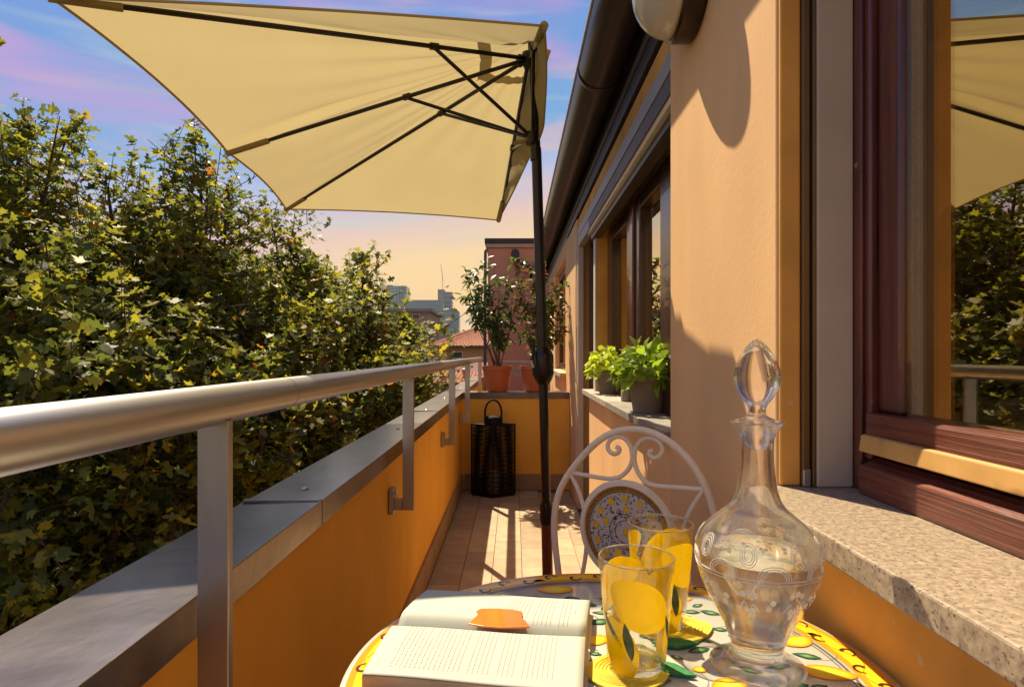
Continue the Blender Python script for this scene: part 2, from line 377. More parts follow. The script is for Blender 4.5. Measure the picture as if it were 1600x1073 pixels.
# ------------------------------------------------------------------ railing
rail = thing('balcony_railing', 'round metal handrail on square posts bracketed to the parapet', 'railing', (-.36, 3, 0))
ZR = CZ - .0622; XR = -.361
for a, b in ((-2, .951), (.9545, 6.62)):
    MB().tube([(XR, a + (b - a) * t / 6, ZR) for t in range(7)], .0242, 28).obj('handrail', RAILM, rail, smooth=True)
MB().tube([(XR, .945, ZR), (XR, .9605, ZR)], .0236, 24).obj('joint_sleeve', STEEL, rail, smooth=True)
for y in (-.75, .735, 2.08, 3.55, 4.72, 6.45):
    p = MB().box((XR - .019, y - .006, .565), (XR + .019, y + .006, ZR - .018)).obj('post', STEEL, rail, bevel=.0015)
    MB().box((XI + .006, y - .006, .565), (XR - .0195, y + .006, .605)).obj('bracket', STEEL, p, bevel=.001)
    MB().box((XI - .010, y - .03, .555), (XI + .006, y + .03, .640)).obj('wall_plate', STEEL, p, bevel=.003)
    MB().lathe([(.007, 0), (.007, .006), (0, .008)], seg=8, M=Matrix.Translation((XI + .006, y, .625)) @ Matrix.Rotation(R(90), 4, 'Y')).obj('bolt', STEEL, p)

# ------------------------------------------------------------------ house
XW = .45
house = thing('house', 'peach and orange plastered house wall with windows along the right side of the balcony', 'house', (.6, 2, 0))
ZS = .875                    # sill top
def wall(a, b, mat=PEACH, name='wall'): return MB().box(a, b).obj(name, mat, house, bevel=.004)
wall((XW, -2.5, -3), (.66, 1.04, ZS - .036), REVEAL)                      # below near window
wall((XW, 1.042, -3), (.66, 1.75, 2.322))                                   # pillar
wall((XW + .02, 1.752, -3), (.66, 3.80, ZS - .032))                        # below far window
wall((XW, 4.36, -3), (.66, 5.20, 2.06))
wall((XW + .004, 5.202, -3), (.66, 8.9, .93)); wall((XW + .004, 5.202, .93), (.66, 5.36, 2.2)); wall((XW + .004, 6.7, .93), (.66, 8.9, 2.2)); wall((XW + .004, 5.362, 1.95), (.66, 6.698, 2.2))
wall((XW, -2.5, 2.12), (.66, 1.038, 2.322))
wall((.50, 1.752, 2.06), (.66, 8.9, 2.322))
# plaster edge of the near reveal, darker orange render facing the viewer
MB().box((XW + .003, 1.033, ZS + .001), (.487, 1.045, 2.12)).obj('reveal', REVEAL, house, bevel=.003)
MB().box((.4872, 1.026, ZS), (.500, 1.044, 2.12)).obj('shutter_guide', GUIDE, house, bevel=.002)
MB().box((.503, 1.022, ZS), (.5085, 1.044, 2.12)).obj('shutter_guide', GUIDE, house, bevel=.001)
MB().box((.4875, 1.024, ZS), (.501, 1.030, ZS + .03)).obj('guide_foot', STEEL, house, bevel=.002)
MB().box((.509, 1.020, ZS), (.570, 1.05, 2.12)).obj('jamb_panel', BEIGE, house, bevel=.003)
# strips above far window
Y0, Y1 = 1.752, 8.6
MB().box((.462, Y0, 1.985), (.50, Y1, 2.062)).obj('plaster_strip', REVEAL, house)
MB().box((.455, Y0, 1.925), (.50, 4.34, 1.983)).obj('shutter_box', BOXG, house, bevel=.002)
MB().box((.458, Y0, 1.862), (.50, 3.70, 1.922)).obj('shutter_box_panel', BOXP, house, bevel=.002)
MB().box((.452, Y0, 1.822), (.50, 3.72, 1.838)).obj('trim', WHITE, house, bevel=.002)
MB().box((.460, Y0, 1.841), (.50, 3.72, 1.859)).obj('trim', REVEAL, house, bevel=.002)
MB().box((.47, Y0, 1.79), (.52, 3.70, 1.82)).obj('trim', DARK, house, bevel=.002)
MB().box((.456, 3.70, 1.855), (.50, 4.355, 1.922)).obj('shutter_box_panel', BOXG, house, bevel=.002)
# eaves and gutter
MB().box((.36, -2.5, 2.325), (.80, 8.9, 2.42)).obj('soffit', FASCIA, house)
MB().box((.453, Y0, 2.085), (.499, 8.9, 2.323)).obj('fascia', FASCIA, house, bevel=.002)
MB().box((.446, Y0, 2.150), (.4525, 8.9, 2.182)).obj('fascia_moulding', BOXP, house, bevel=.002)
MB().box((.4485, -2.5, 2.28), (.4497, Y0, 2.323)).obj('fascia', FASCIA, house, bevel=.002)
GX, GZ, GR = .362, 2.30, .09
g = MB(); prof = [(GX + GR * math.cos(a), GZ + GR * math.sin(a)) for a in [math.pi + math.pi * k / 18 for k in range(19)]]
g.grid(lambda u, v: Vector((prof[round(v * 18)][0], lerp(-2.5, 8.7, u), prof[round(v * 18)][1])), 4, 18)
gut = g.obj('gutter', GUT, house, smooth=True, solid=.004, auto=0)
MB().tube([(GX - GR - .003, -2.5, GZ + .003), (GX - GR - .003, 8.7, GZ + .003)], .0055, 10).obj('bead', GUTLIP, gut, smooth=True)
for y in (-.4, 2.55, 5.6):
    s_ = MB(); s_.grid(lambda u, v: Vector((GX + (GR + .0035) * math.cos(math.pi * (1 + v)), y + .035 * u, GZ + (GR + .0035) * math.sin(math.pi * (1 + v)))), 1, 18)
    s_.obj('joint', GUT, gut, smooth=True, solid=.002, auto=0)
MB().box((.31, -2.5, 2.425), (3, 8.9, 2.47)).obj('roof', ROOFT, house)
# interior shell
for nm, a, b, mt in (('room_wall', (3.6, -2.5, 0), (3.7, 8.9, 2.4), ROOMW), ('room_wall', (.8, -2.6, 0), (3.6, -2.5, 2.4), ROOMW),
                     ('room_wall', (.8, 8.8, 0), (3.6, 8.9, 2.4), ROOMW), ('room_floor', (.8, -2.5, -.1), (3.6, 8.9, 0), PALESTONE), ('ceiling', (.8, -2.5, 2.38), (3.6, 8.9, 2.42), ROOMW)):
    MB().box(a, b).obj(nm, mt, house)

# near window (frame plane x .566, sash, pane x .60)
wn = MB().box((.577, .986, ZS + .052), (.64, 1.05, 2.12)).obj('window', WOODV, house, bevel=.004)
MB().box((.5705, 1.000, ZS), (.5765, 1.05, 2.12)).obj('frame_edge', WOODV, wn, bevel=.002)
m = MB(); m.prism([(.556, -2.4, ZS), (.556, -2.4, ZS + .044), (.585, -2.4, ZS + .056), (.66, -2.4, ZS + .056), (.66, -2.4, ZS)], (0, 3.383, 0)); m.obj('frame_rail', WOOD, wn, bevel=.003)
m = MB(); m.prism([(.556, -2.4, ZS + .068), (.560, -2.4, ZS + .094), (.567, -2.4, ZS + .096), (.567, -2.4, ZS + .068)], (0, 3.382, 0)); m.obj('drip_bar', OCHRE, wn, bevel=.002)
MB().box((.5675, -2.4, ZS + .070), (.63, .984, ZS + .130)).obj('sash_rail', WOOD, wn, bevel=.005)
MB().box((.588, .925, ZS + .1305), (.63, .984, 2.1)).obj('sash_stile', WOODV, wn, bevel=.006)
MB().box((.6022, .9150, ZS + .134), (.612, .9245, 2.1)).obj('spacer', SPACER, wn)
MB().box((.5985, -2.3, ZS + .1305), (.6020, .9248, 2.1)).obj('pane', PANE, wn)
# kitchen inside
kc = thing('kitchen_cabinet', 'cream kitchen cabinet with a dark bar handle seen through the near window', 'cabinet', (1.6, 2.3, 0))
MB().box((1.16, 2.0, .02), (2.6, 2.6, .955)).obj('carcass', KITCHEN, kc)
MB().box((1.14, 1.97, .957), (2.6, 2.6, .985)).obj('worktop', WOODD, kc, bevel=.003)
for x in (1.16, 1.70, 2.24):
    d = MB().box((x + .003, 1.98, .83), (x + .535, 1.998, .95)).obj('drawer', KITCHEN, kc, bevel=.002)
    MB().tube([(x + .06, 1.955, .92), (x + .27, 1.955, .92)], .006, 8).obj('handle', DARK, d)
    MB().box((x + .003, 1.98, .08), (x + .535, 1.998, .824)).obj('door', KITCHEN, kc, bevel=.002)
cu = thing('curtain', 'ochre curtain hanging inside the near window beside the cabinet', 'curtain', (1.0, 1.5, 0))
m = MB(); m.grid(lambda u, v: Vector((.95 + .10 * u, 1.45 + .012 * math.sin(u * 22), lerp(.05, 2.3, v))), 24, 2); m.obj('cloth', OCHRE, cu, smooth=True, solid=.002, auto=0)

sill = thing('granite_sill', 'speckled beige granite sill slab under the near window', 'window sill', (.47, .2, ZS))
MB().box((.388, -2.4, ZS - .034), (.640, 1.041, ZS - .0005)).obj('slab', GRAN, sill, bevel=.003)

# far window
def window2():
    X = .560
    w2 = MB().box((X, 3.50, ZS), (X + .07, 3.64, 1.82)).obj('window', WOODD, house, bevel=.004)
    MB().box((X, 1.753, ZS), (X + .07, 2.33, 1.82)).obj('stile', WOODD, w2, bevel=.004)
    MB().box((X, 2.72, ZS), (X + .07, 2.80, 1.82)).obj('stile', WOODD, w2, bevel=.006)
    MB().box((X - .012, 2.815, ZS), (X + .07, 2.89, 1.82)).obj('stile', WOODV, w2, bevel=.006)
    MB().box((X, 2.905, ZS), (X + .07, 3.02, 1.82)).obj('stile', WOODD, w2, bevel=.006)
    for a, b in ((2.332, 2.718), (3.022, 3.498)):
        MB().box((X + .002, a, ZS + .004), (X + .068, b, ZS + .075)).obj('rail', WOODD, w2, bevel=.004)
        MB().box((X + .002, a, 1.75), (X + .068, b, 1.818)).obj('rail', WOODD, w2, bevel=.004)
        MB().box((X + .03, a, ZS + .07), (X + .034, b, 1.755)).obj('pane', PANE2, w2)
window2()
MB().box((.498, 3.642, ZS), (.66, 3.665, 1.86)).obj('reveal', REVEAL, house)
MB().box((.486, 3.64, ZS), (.4965, 3.72, 1.82)).obj('trim', WHITE, house, bevel=.002)
MB().box((.499, 3.667, 0), (.60, 3.72, 1.86)).obj('door_jamb', WOODD, house, bevel=.003)
# balcony door
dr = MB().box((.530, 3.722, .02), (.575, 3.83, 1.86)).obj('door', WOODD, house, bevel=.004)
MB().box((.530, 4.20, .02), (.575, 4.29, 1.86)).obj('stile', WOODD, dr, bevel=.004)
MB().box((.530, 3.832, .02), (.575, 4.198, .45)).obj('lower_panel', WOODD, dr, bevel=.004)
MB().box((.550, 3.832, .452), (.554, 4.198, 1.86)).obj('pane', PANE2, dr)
MB().box((XW + .004, 4.292, 0), (.492, 4.358, 1.855)).obj('door_jamb', BEIGE, house, bevel=.003)
MB().tube([(XW - .004, 4.34, 1.84), (XW - .008, 4.345, 1.5), (XW - .004, 4.342, 1.0), (XW - .014, 4.33, .86), (XW - .004, 4.335, .98), (XW - .006, 4.33, 1.3)], .003, 6, smooth=2).obj('shutter_strap', WHITE, house)

s2 = thing('stone_sill', 'grey stone sill in two slabs carrying the lime green pot plants', 'window sill', (.5, 2.8, ZS))
MB().box((.432, 1.7525, ZS - .030), (.557, 2.86, ZS - .0005)).obj('slab', SLATE, s2, bevel=.002)
MB().box((.432, 2.862, ZS - .030), (.557, 3.86, ZS - .0005)).obj('slab', PALESTONE, s2, bevel=.002, label='paler stone slab at the far end')

# window on the far stretch of wall
fw = MB().box((.50, 5.362, .93), (.56, 6.698, 1.00)).obj('window', WOODD, house)
MB().box((.50, 5.362, 1.88), (.56, 6.698, 1.948)).obj('rail', WOODD, fw); MB().box((.50, 5.362, 1.0), (.56, 5.42, 1.88)).obj('stile', WOODD, fw); MB().box((.50, 6.64, 1.0), (.56, 6.698, 1.88)).obj('stile', WOODD, fw)
MB().box((.52, 5.42, 1.0), (.53, 6.64, 1.88)).obj('pane', PANE2, fw)
MB().box((.40, 5.3, .895), (.50, 6.75, .928)).obj('sill', PALESTONE, house)

# ------------------------------------------------------------------ wall lamp
lp = thing('wall_lamp', 'round bulkhead wall lamp with opal glass and brown metal band', 'lamp', (XW, 1.5, 2.02))
Ml = Matrix.Translation((XW, 1.5, 2.02)) @ Matrix.Rotation(R(-90), 4, 'Y')
MB().lathe([(.135, .0), (.142, .006), (.142, .05), (.136, .056), (.118, .058)], seg=56, M=Ml).obj('base_band', material('lamp bronze', (.06, .035, .022), .28, metal=.6, var=.3), lp, smooth=True)
pr = [(.1275, .04)] + [(.134 * math.cos(a) ** .8 if a < 1.56 else .0005, .055 + .100 * math.sin(a)) for a in [R(x) for x in range(0, 91, 9)]]
MB().lathe(pr, seg=56, M=Ml).obj('glass_dome', OPAL, lp, smooth=True)
MB().lathe([(.133, .055), (.136, .060), (.133, .064), (.130, .060)], seg=56, M=Ml, ring=True).obj('rim', GUTLIP, lp, smooth=True)

# ------------------------------------------------------------------ parasol
um = thing('half_parasol', 'cream half parasol on a dark leaning pole with crank', 'parasol', (.14, 2.45, 0))
YP = 2.45
H = P(826, 92, YP); SL = P(832, 216, YP); K = P(829, 70, YP)
tips = [P(849, 47, 1.93), P(83, -3, 1.54), P(362, 237, 2.40), P(452, 324, 3.42), P(782, 338, 3.52)]
ftips = [P(850, 41, 1.91), P(78, -5, 1.53), P(356, 239, 2.39), P(447, 327, 3.43), P(779, 344, 3.55)]
MB().tube([P(831, 62, YP), P(833, 100, YP), P(838, 240, YP)], .0175, 16).obj('upper_pole', POLE, um, smooth=True)
MB().tube([P(838, 236, YP), P(848, 560, YP)], .0205, 18).obj('pole', POLE, um, smooth=True)
MB().tube([P(848, 560, YP), P(853.5, 800, YP)], .0185, 18).obj('pole', POLE, um, smooth=True)
MB().tube([P(853.5, 784, YP), P(853.5, 790, YP), P(854, 812, YP), P(854, 818, YP)], [.023, .0275, .0275, .023], 20).obj('clamp', POLE, um, smooth=True)
MB().tube([P(854, 816, YP), P(857, 552 + 1.06 / YP * F, YP)], .0215, 20).obj('base_tube', COPPER, um, smooth=True)
ck = MB().tube([P(847, 543, YP), P(847, 549, YP), P(848, 556, YP), P(848.5, 584, YP), P(849, 592, YP), P(849, 600, YP)], [.026, .038, .0435, .0435, .036, .024], 24).obj('crank_housing', POLE, um, smooth=True)
MB().tube([P(833, 530, YP - .02), P(834, 552, YP - .035), P(829, 566, YP - .045)], [.004, .006, .006], 8).obj('crank_handle', POLE, ck, smooth=True)
MB().tube([P(829, 563, YP - .055), P(833, 574, YP - .055)], .008, 10).obj('crank_pin', STEEL, ck, smooth=True)
bs = MB(); bs.lathe([(.20, .0), (.20, .03), (.19, .04), (.03, .045), (.03, .07), (.0, .07)], (P(857, 934, YP).x, YP, .001), 40); bs.obj('foot', POLE, um, smooth=True)
def hubm(c, name):
    m = MB(); m.tube([c + Vector((0, 0, -.025)), c + Vector((0, 0, .022))], .027, 16); o = m.obj(name, POLE, um, smooth=True)
    return o
hu = hubm(H, 'hub'); sl = hubm(SL, 'slider')
MB().tube([SL + Vector((.012, 0, -.04)), SL + Vector((.014, 0, -.09))], .023, 16).obj('collar', POLE, sl, smooth=True)
MB().tube([P(802, 224, YP), P(826, 220, YP)], .008, 10).obj('peg', FABRIC, sl, smooth=True)
def on_rib(k, px):
    a, b = H, tips[k]; lo = None
    for i in range(401):
        q = a.lerp(b, i / 400); x = VX + F * q.x / q.y
        d = abs(x - px)
        if lo is None or d < lo[0]: lo = (d, q)
    return lo[1]
for k, jp in zip(range(5), (833.5, 678, 636, 690, 801)):
    rb = MB().tube([H, tips[k]], .0085, 8).obj('rib', POLE, um, smooth=True)
    d = (tips[k] - H).normalized()
    MB().tube([tips[k] - d * .15, ftips[k] + d * .005], .0145, 8).obj('pocket', FABRIC, rb, smooth=True)
    j = on_rib(k, jp)
    MB().tube([j - Vector((0, 0, .004)), SL + (j - SL).normalized() * .02], .0072, 8).obj('strut', POLE, rb, smooth=True)
    MB().tube([j - d * .016, j + d * .016], .0135, 8).obj('joint', POLE, rb, smooth=True)
    MB().tube([H + d * .015, H + d * .05], .0135, 8).obj('socket', POLE, rb, smooth=True)
can = MB()
def canopy_pt(k, u, v):
    """v: 0 peak .. 1 hem, u: 0..1 between rib k and k+1"""
    a, b = ftips[k], ftips[k + 1]
    e_ = a.lerp(b, u); bow = 4 * u * (1 - u)
    mid = (a + b) / 2; inn = (Vector((H.x, H.y, 2.1)) - mid); inn.z = 0
    e_ = e_ + inn * (bow * (.01, .02, .015, .01)[k])
    e_.z += bow * .012
    p = K.lerp(e_, v)
    sag = bow * v * (1 - v) * .10
    p.z -= sag
    # tension folds fanning from the peak
    fold = math.sin(u * 26 + k * 2.1 + v * 1.5) * .0045 * math.exp(-((v - .35) / .35) ** 2) + math.sin(u * 9 + v * 7 + k) * .004 * v * (1 - v) * 4
    wr = math.exp(-((u - .93) / .06) ** 2) * .014 * math.sin(v * 3.1) if k == 1 else 0
    wr += math.exp(-((u - .06) / .05) ** 2) * .010 * math.sin(v * 3.1) if k == 2 else 0
    p.z += (fold + wr * 1.5) * min(1, 14 * u, 14 * (1 - u))
    return p
for k in range(4):
    MB().grid(lambda u, v: canopy_pt(k, u, .13 + .87 * v), 40, 34).obj('canopy_panel', FABRIC, um, smooth=True, auto=0)
    MB().tube([canopy_pt(k, i / 24, 1.0) for i in range(25)], .0045, 6).obj('hem', FABRIC, um, smooth=True)
# gable of slack cloth closing the flat side, between the nearest and the farthest rib tip
edge = [ftips[0], P(853, 70, 1.96), P(854, 120, 2.03), P(851, 175, 2.12), P(848.5, 207, 2.30), P(828, 243, 2.75), P(803, 298, 3.2), ftips[4]]
edge = chaikin(chaikin(edge))
ridge = [ftips[0], K, ftips[4]]
def along(path, t):
    ls = [(path[i + 1] - path[i]).length for i in range(len(path) - 1)]; L_ = sum(ls) * min(max(t, 0), 1)
    for i, l in enumerate(ls):
        if L_ <= l: return path[i].lerp(path[i + 1], L_ / l)
        L_ -= l
    return path[-1].copy()
def slack(u, v):
    p = along(ridge, v).lerp(along(edge, v), u); p.x += .012 * math.sin(v * 34 + u * 3) * math.sin(math.pi * u) * min(1, 6 * v * (1 - v)); return p
MB().grid(slack, 16, 60).obj('gable_panel', FABRIC, um, smooth=True, auto=0)
MB().tube(edge, .004, 6).obj('hem', FABRIC, um, smooth=True)
# vent cap above the peak: a second small layer
vc = [K.lerp(f, .175) + Vector((0, 0, .03)) for f in ftips]
Kv = K + Vector((0, 0, .012))
for k in range(4):
    MB().grid(lambda u, v: Kv.lerp(vc[k].lerp(vc[k + 1], u), v) + Vector((0, 0, -.01 * math.sin(u * 3.14) * v)), 8, 6).obj('vent_panel', FABRIC, um, smooth=True, auto=0)
MB().prism([P(846, 74, 2.42), P(861, 79, 2.46), P(856, 95, 2.45), P(846, 112, 2.42)], (0, .004, 0)).obj('vent_corner', FABRIC, um)

# ------------------------------------------------------------------ bistro chair
ch = thing('bistro_chair', 'cream wrought iron bistro chair with scrolls and a lemon mosaic disc in its back', 'chair', (.17, 1.2, 0))
def CP(px, py, off=0.):
    u = (px - VX) / F; Y = 1.53 / (1 + .674 * u); p = P(px, py, Y); return p + Vector((-.559, -.829, 0)) * off
def c5(x, y): return (850 + x / 3.577, 640 + y / 3.577)
arch = [(92, 1010), (80, 900), (60, 740), (55, 600), (80, 460), (140, 350), (240, 230), (330, 150), (430, 112), (540, 108), (640, 140), (740, 205), (840, 310), (910, 440), (950, 560), (967, 660), (975, 800), (972, 1030)]
apts = [CP(*c5(*q)) for q in arch]
aL = Vector((apts[0].x, apts[0].y, .45)); aR = Vector((apts[-1].x, apts[-1].y, .45))
MB().tube([aL + Vector((0, .02, -.45))] + [aL] + apts + [aR] + [aR + Vector((.0, .02, -.45))], .0078, 14, smooth=3).obj('back_frame', IRONC, ch, smooth=True)
rod = lambda pts, r=.0052, nm='scroll': MB().tube([CP(*c5(*q)) for q in pts], r, 10, smooth=3).obj(nm, IRONC, ch, smooth=True)
rod([(150, 348), (280, 375), (400, 390), (460, 352), (497, 290), (490, 205), (450, 155), (400, 146), (358, 178), (355, 222), (385, 250), (418, 240), (424, 215), (404, 207)])
rod([(890, 445), (760, 434), (620, 427), (560, 402), (515, 335), (500, 260), (520, 188), (570, 156), (625, 163), (664, 200), (658, 252), (620, 274), (586, 257), (590, 230), (612, 228)])
rod([(145, 350), (190, 440), (220, 530), (238, 640), (240, 760), (220, 900), (190, 1000)], nm='side_rod')
rod([(890, 450), (830, 540), (790, 620), (775, 720), (790, 850), (830, 1000)], nm='side_rod')
DC = CP(980.4, 829.5, .004); dx = Vector((.829, -.559, 0)); dz = Vector((0, 0, 1)); dn = Vector((-.559, -.829, 0))
def disc_frame(): return Matrix((( dx.x, dz.x, dn.x, DC.x), (dx.y, dz.y, dn.y, DC.y), (dx.z, dz.z, dn.z, DC.z), (0, 0, 0, 1)))
Md = disc_frame(); RD = .112
MB().lathe([(RD * .90, -.006), (RD, -.004), (RD * 1.035, .002), (RD, .009), (RD * .92, .010), (RD * .90, .006)], seg=56, M=Md, ring=True).obj('disc_frame', IRONC, ch, smooth=True)
dk = MB().lathe([(RD * .91, -.003), (RD * .91, .005)], seg=56, M=Md).obj('back_disc', material('cream ceramic', (.55, .50, .42), .3), ch)
def flat(name, shapes, mat, M, parent, z):
    m = MB()
    for s_ in shapes: m.poly([M @ Vector((x, y, z)) for x, y in s_])
    return m.obj(name, mat, parent, fix=False)
def ell(cx, cy, a, b, rot=0, n=12): return [(cx + a * math.cos(t) * math.cos(rot) - b * math.sin(t) * math.sin(rot), cy + a * math.cos(t) * math.sin(rot) + b * math.sin(t) * math.cos(rot)) for t in [2 * math.pi * i / n for i in range(n)]]
def leafs(cx, cy, l, w_, rot):
    pts = [(0, 0), (.25, .8), (.5, 1), (.8, .55), (1, 0), (.8, -.55), (.5, -1), (.25, -.8)]
    return [(cx + l * (x - .5) * math.cos(rot) - w_ * .5 * y * math.sin(rot), cy + l * (x - .5) * math.sin(rot) + w_ * .5 * y * math.cos(rot)) for x, y in pts]
def ringq(r0, r1, n=56): 
    return [[(r0 * math.cos(a), r0 * math.sin(a)), (r1 * math.cos(a), r1 * math.sin(a)), (r1 * math.cos(b), r1 * math.sin(b)), (r0 * math.cos(b), r0 * math.sin(b))] for a, b in [(2 * math.pi * i / n, 2 * math.pi * (i + 1) / n) for i in range(n)]]
MOS = material('ochre mosaic band', (.42, .20, .03), .4, var=.4, vscale=120); MOSY = material('ochre lemon', (.85, .52, .03), .4, var=.3, vscale=200); MOSD = material('blue grey leaf paint', (.035, .05, .06), .4)
flat('ochre_band', ringq(RD * .80, RD * .905), MOS, Md, dk, .0056)
flat('band_dots', [ell(RD * .852 * math.cos(a), RD * .852 * math.sin(a), .0030, .0015, a + 1.57, 6) for a in [2 * math.pi * i / 64 for i in range(64)]], MOSD, Md, dk, .0060)
flat('dark_ring', ringq(RD * .785, RD * .80), GREYLINE, Md, dk, .0058)
for r0_, r1_ in ((.34, .355), (.22, .235), (.30, .306)): flat('dark_ring', ringq(RD * r0_, RD * r1_), GREYLINE, Md, dk, .0058)
lem = [(RD * .66 * math.cos(a), RD * .66 * math.sin(a)) for a in [2 * math.pi * (i + .3) / 13 for i in range(13)]] + [(RD * .45 * math.cos(a), RD * .45 * math.sin(a)) for a in [R(88), R(160), R(250), R(330), R(20)]] + [(0, 0)]
for x, y in lem: flat('lemon', [ell(x, y, .0072, .0090, 0, 12)], MOSY, Md, dk, .0062)
rs = random.Random(4); lv = []
while len(lv) < 330:
    r_ = RD * math.sqrt(rs.uniform(.03, .60)); a = rs.uniform(0, 6.28); x, y = r_ * math.cos(a), r_ * math.sin(a)
    if min((x - p[0]) ** 2 + (y - p[1]) ** 2 for p in lem) < .0088 ** 2: continue
    lv.append(leafs(x, y, rs.uniform(.004, .0085), rs.uniform(.0014, .0034), rs.uniform(0, 6.28)))
flat('leaf_sprigs', lv, MOSD, Md, dk, .0059)
# seat and front legs
sc_ = (aL + aR) / 2 + dn * .20; sc_.z = .45
sr = MB().lathe([(.18, -.008), (.188, 0), (.18, .010), (.17, .012), (0, .013)], tuple(sc_), 40).obj('seat', IRONC, ch, smooth=True)
for sgn in (-1, 1):
    t0 = sc_ + dx * (.13 * sgn) + dn * .12; MB().tube([t0, t0 + Vector((0, 0, -.2)) + dn * .02, Vector((t0.x, t0.y, .0)) + dn * .04 + dx * .02 * sgn], .0078, 12, smooth=1).obj('leg', IRONC, ch, smooth=True)
MB().tube([(sc_ + Vector((.13 * math.cos(a), .13 * math.sin(a), -.22))) for a in [2 * math.pi * i / 28 for i in range(28)]], .005, 8, closed=True).obj('stretcher', IRONC, ch, smooth=True)

# ------------------------------------------------------------------ table
TZ = .72; TC = Vector((.1225, .7323, TZ)); TR = .3264
tb = thing('bistro_table', 'round bistro table with white glazed top painted with lemons, leaves and an orange scroll border', 'table', (TC.x, TC.y, 0))
top = MB().lathe([(TR - .012, -.020), (TR - .002, -.016), (TR, -.008), (TR - .002, -.002), (TR - .007, 0), (0, 0)], tuple(TC), 128).obj('table_top', ENAMEL, tb, smooth=True)
MT = Matrix.Translation(TC)
flat('orange_border', ringq(TR * .868, TR * .972, 160), BANDO, MT, top, .0006)
flat('yellow_border', ringq(TR * .888, TR * .946, 160), BANDY, MT, top, .0010)
flat('grey_line', ringq(TR * .846, TR * .856, 160) + ringq(TR * .832, TR * .836, 160), GREYLINE, MT, top, .0006)
for i in range(46):
    sw = MB()
    a0 = 2 * math.pi * i / 46; fl_ = 1 if i % 2 else -1
    def rp(da, r_): return TC + Vector((r_ * math.cos(a0 + da), r_ * math.sin(a0 + da), .0014))
    rc = TR * (.917 + .010 * fl_); pts = []
    for k in range(11):
        t = k / 10; ang = t * 4.4 + (0 if fl_ > 0 else math.pi); rr = .0115 * (1 - .62 * t)
        pts.append((math.cos(ang) * rr * fl_ * -1, math.sin(ang) * rr, .0011 + .0026 * t))
    L_ = []; Rr = []
    for k in range(11):
        x, y, wd = pts[k]; xn, yn, _ = pts[min(k + 1, 10)]; xp, yp, _ = pts[max(k - 1, 0)]
        tx, ty = xn - xp, yn - yp; l = math.hypot(tx, ty) or 1; nx, ny = -ty / l * wd * .75, tx / l * wd * .75
        L_.append(rp((x + nx) / rc, rc + y + ny)); Rr.append(rp((x - nx) / rc, rc + y - ny))
    for k in range(10): sw.add([L_[k], L_[k + 1], Rr[k + 1], Rr[k]], [(0, 1, 2, 3)])
    sw.obj('border_scroll', INK, top, fix=False)

sw = MB(); n = 720
for i in range(n):
    def wp(k, d): a = 2 * math.pi * k / n; r_ = TR * .917 + .0085 * math.sin(a * 23) + d; return TC + Vector((r_ * math.cos(a), r_ * math.sin(a), .0012))
    sw.add([wp(i, -.0003), wp(i + 1, -.0003), wp(i + 1, .0003), wp(i, .0003)], [(0, 1, 2, 3)])
sw.obj('border_wave', INK, top, fix=False)
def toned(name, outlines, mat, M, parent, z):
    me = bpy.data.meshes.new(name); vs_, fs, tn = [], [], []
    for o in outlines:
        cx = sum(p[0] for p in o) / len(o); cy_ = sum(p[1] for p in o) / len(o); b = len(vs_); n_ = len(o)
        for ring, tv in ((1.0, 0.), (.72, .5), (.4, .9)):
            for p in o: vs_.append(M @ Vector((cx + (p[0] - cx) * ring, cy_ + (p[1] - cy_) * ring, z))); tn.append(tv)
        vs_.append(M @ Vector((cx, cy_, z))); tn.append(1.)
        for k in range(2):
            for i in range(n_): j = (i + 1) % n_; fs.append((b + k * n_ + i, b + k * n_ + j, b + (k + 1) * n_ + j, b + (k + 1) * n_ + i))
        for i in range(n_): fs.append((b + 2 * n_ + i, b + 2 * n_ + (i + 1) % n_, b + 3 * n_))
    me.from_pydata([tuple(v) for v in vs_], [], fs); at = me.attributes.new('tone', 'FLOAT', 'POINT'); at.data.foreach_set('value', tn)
    me.materials.append(mat); o = bpy.data.objects.new(name, me); link(o, parent); return o
def tpx(px, py): q = Pz(px, py, TZ); return (q.x - TC.x, q.y - TC.y)
def lemon_shape(cx, cy, l, w_, rot):
    o = []
    for i in range(20):
        t = 2 * math.pi * i / 20; x = math.cos(t); y = math.sin(t); k = 1 + .16 * max(0, abs(x) - .85) / .15
        X, Y_ = l * .5 * x * k, w_ * .5 * y; o.append((cx + X * math.cos(rot) - Y_ * math.sin(rot), cy + X * math.sin(rot) + Y_ * math.cos(rot)))
    return o
LM = [((868, 921), .052, .034, 0), ((1064, 934), .022, .032, 1.2), ((1247, 1002), .040, .030, .5), ((1292, 1051), .058, .034, -.25), ((1093, 1046), .016, .014, 0), ((1140, 1070), .04, .03, .3), ((1268, 992), .014, .012, 0),
      ((843, 908), .016, .014, 0), ((1150, 925), .04, .03, .8), ((1075, 985), .018, .018, 0), ((700, 1000), .05, .035, 1), ((780, 1100), .05, .035, .4), ((900, 1300), .05, .03, .2), ((1150, 1250), .05, .035, -.4), ((1380, 1150), .04, .03, 1), ((990, 905), .02, .02, 0), ((930, 1000), .035, .028, .5)]
lsh = [lemon_shape(*tpx(*p), l, w_, r_) for p, l, w_, r_ in LM]
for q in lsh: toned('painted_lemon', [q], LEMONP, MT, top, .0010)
lc = [tpx(*p) for p, *_ in LM]; lv = []; rs = random.Random(9); used = []
tries = 0
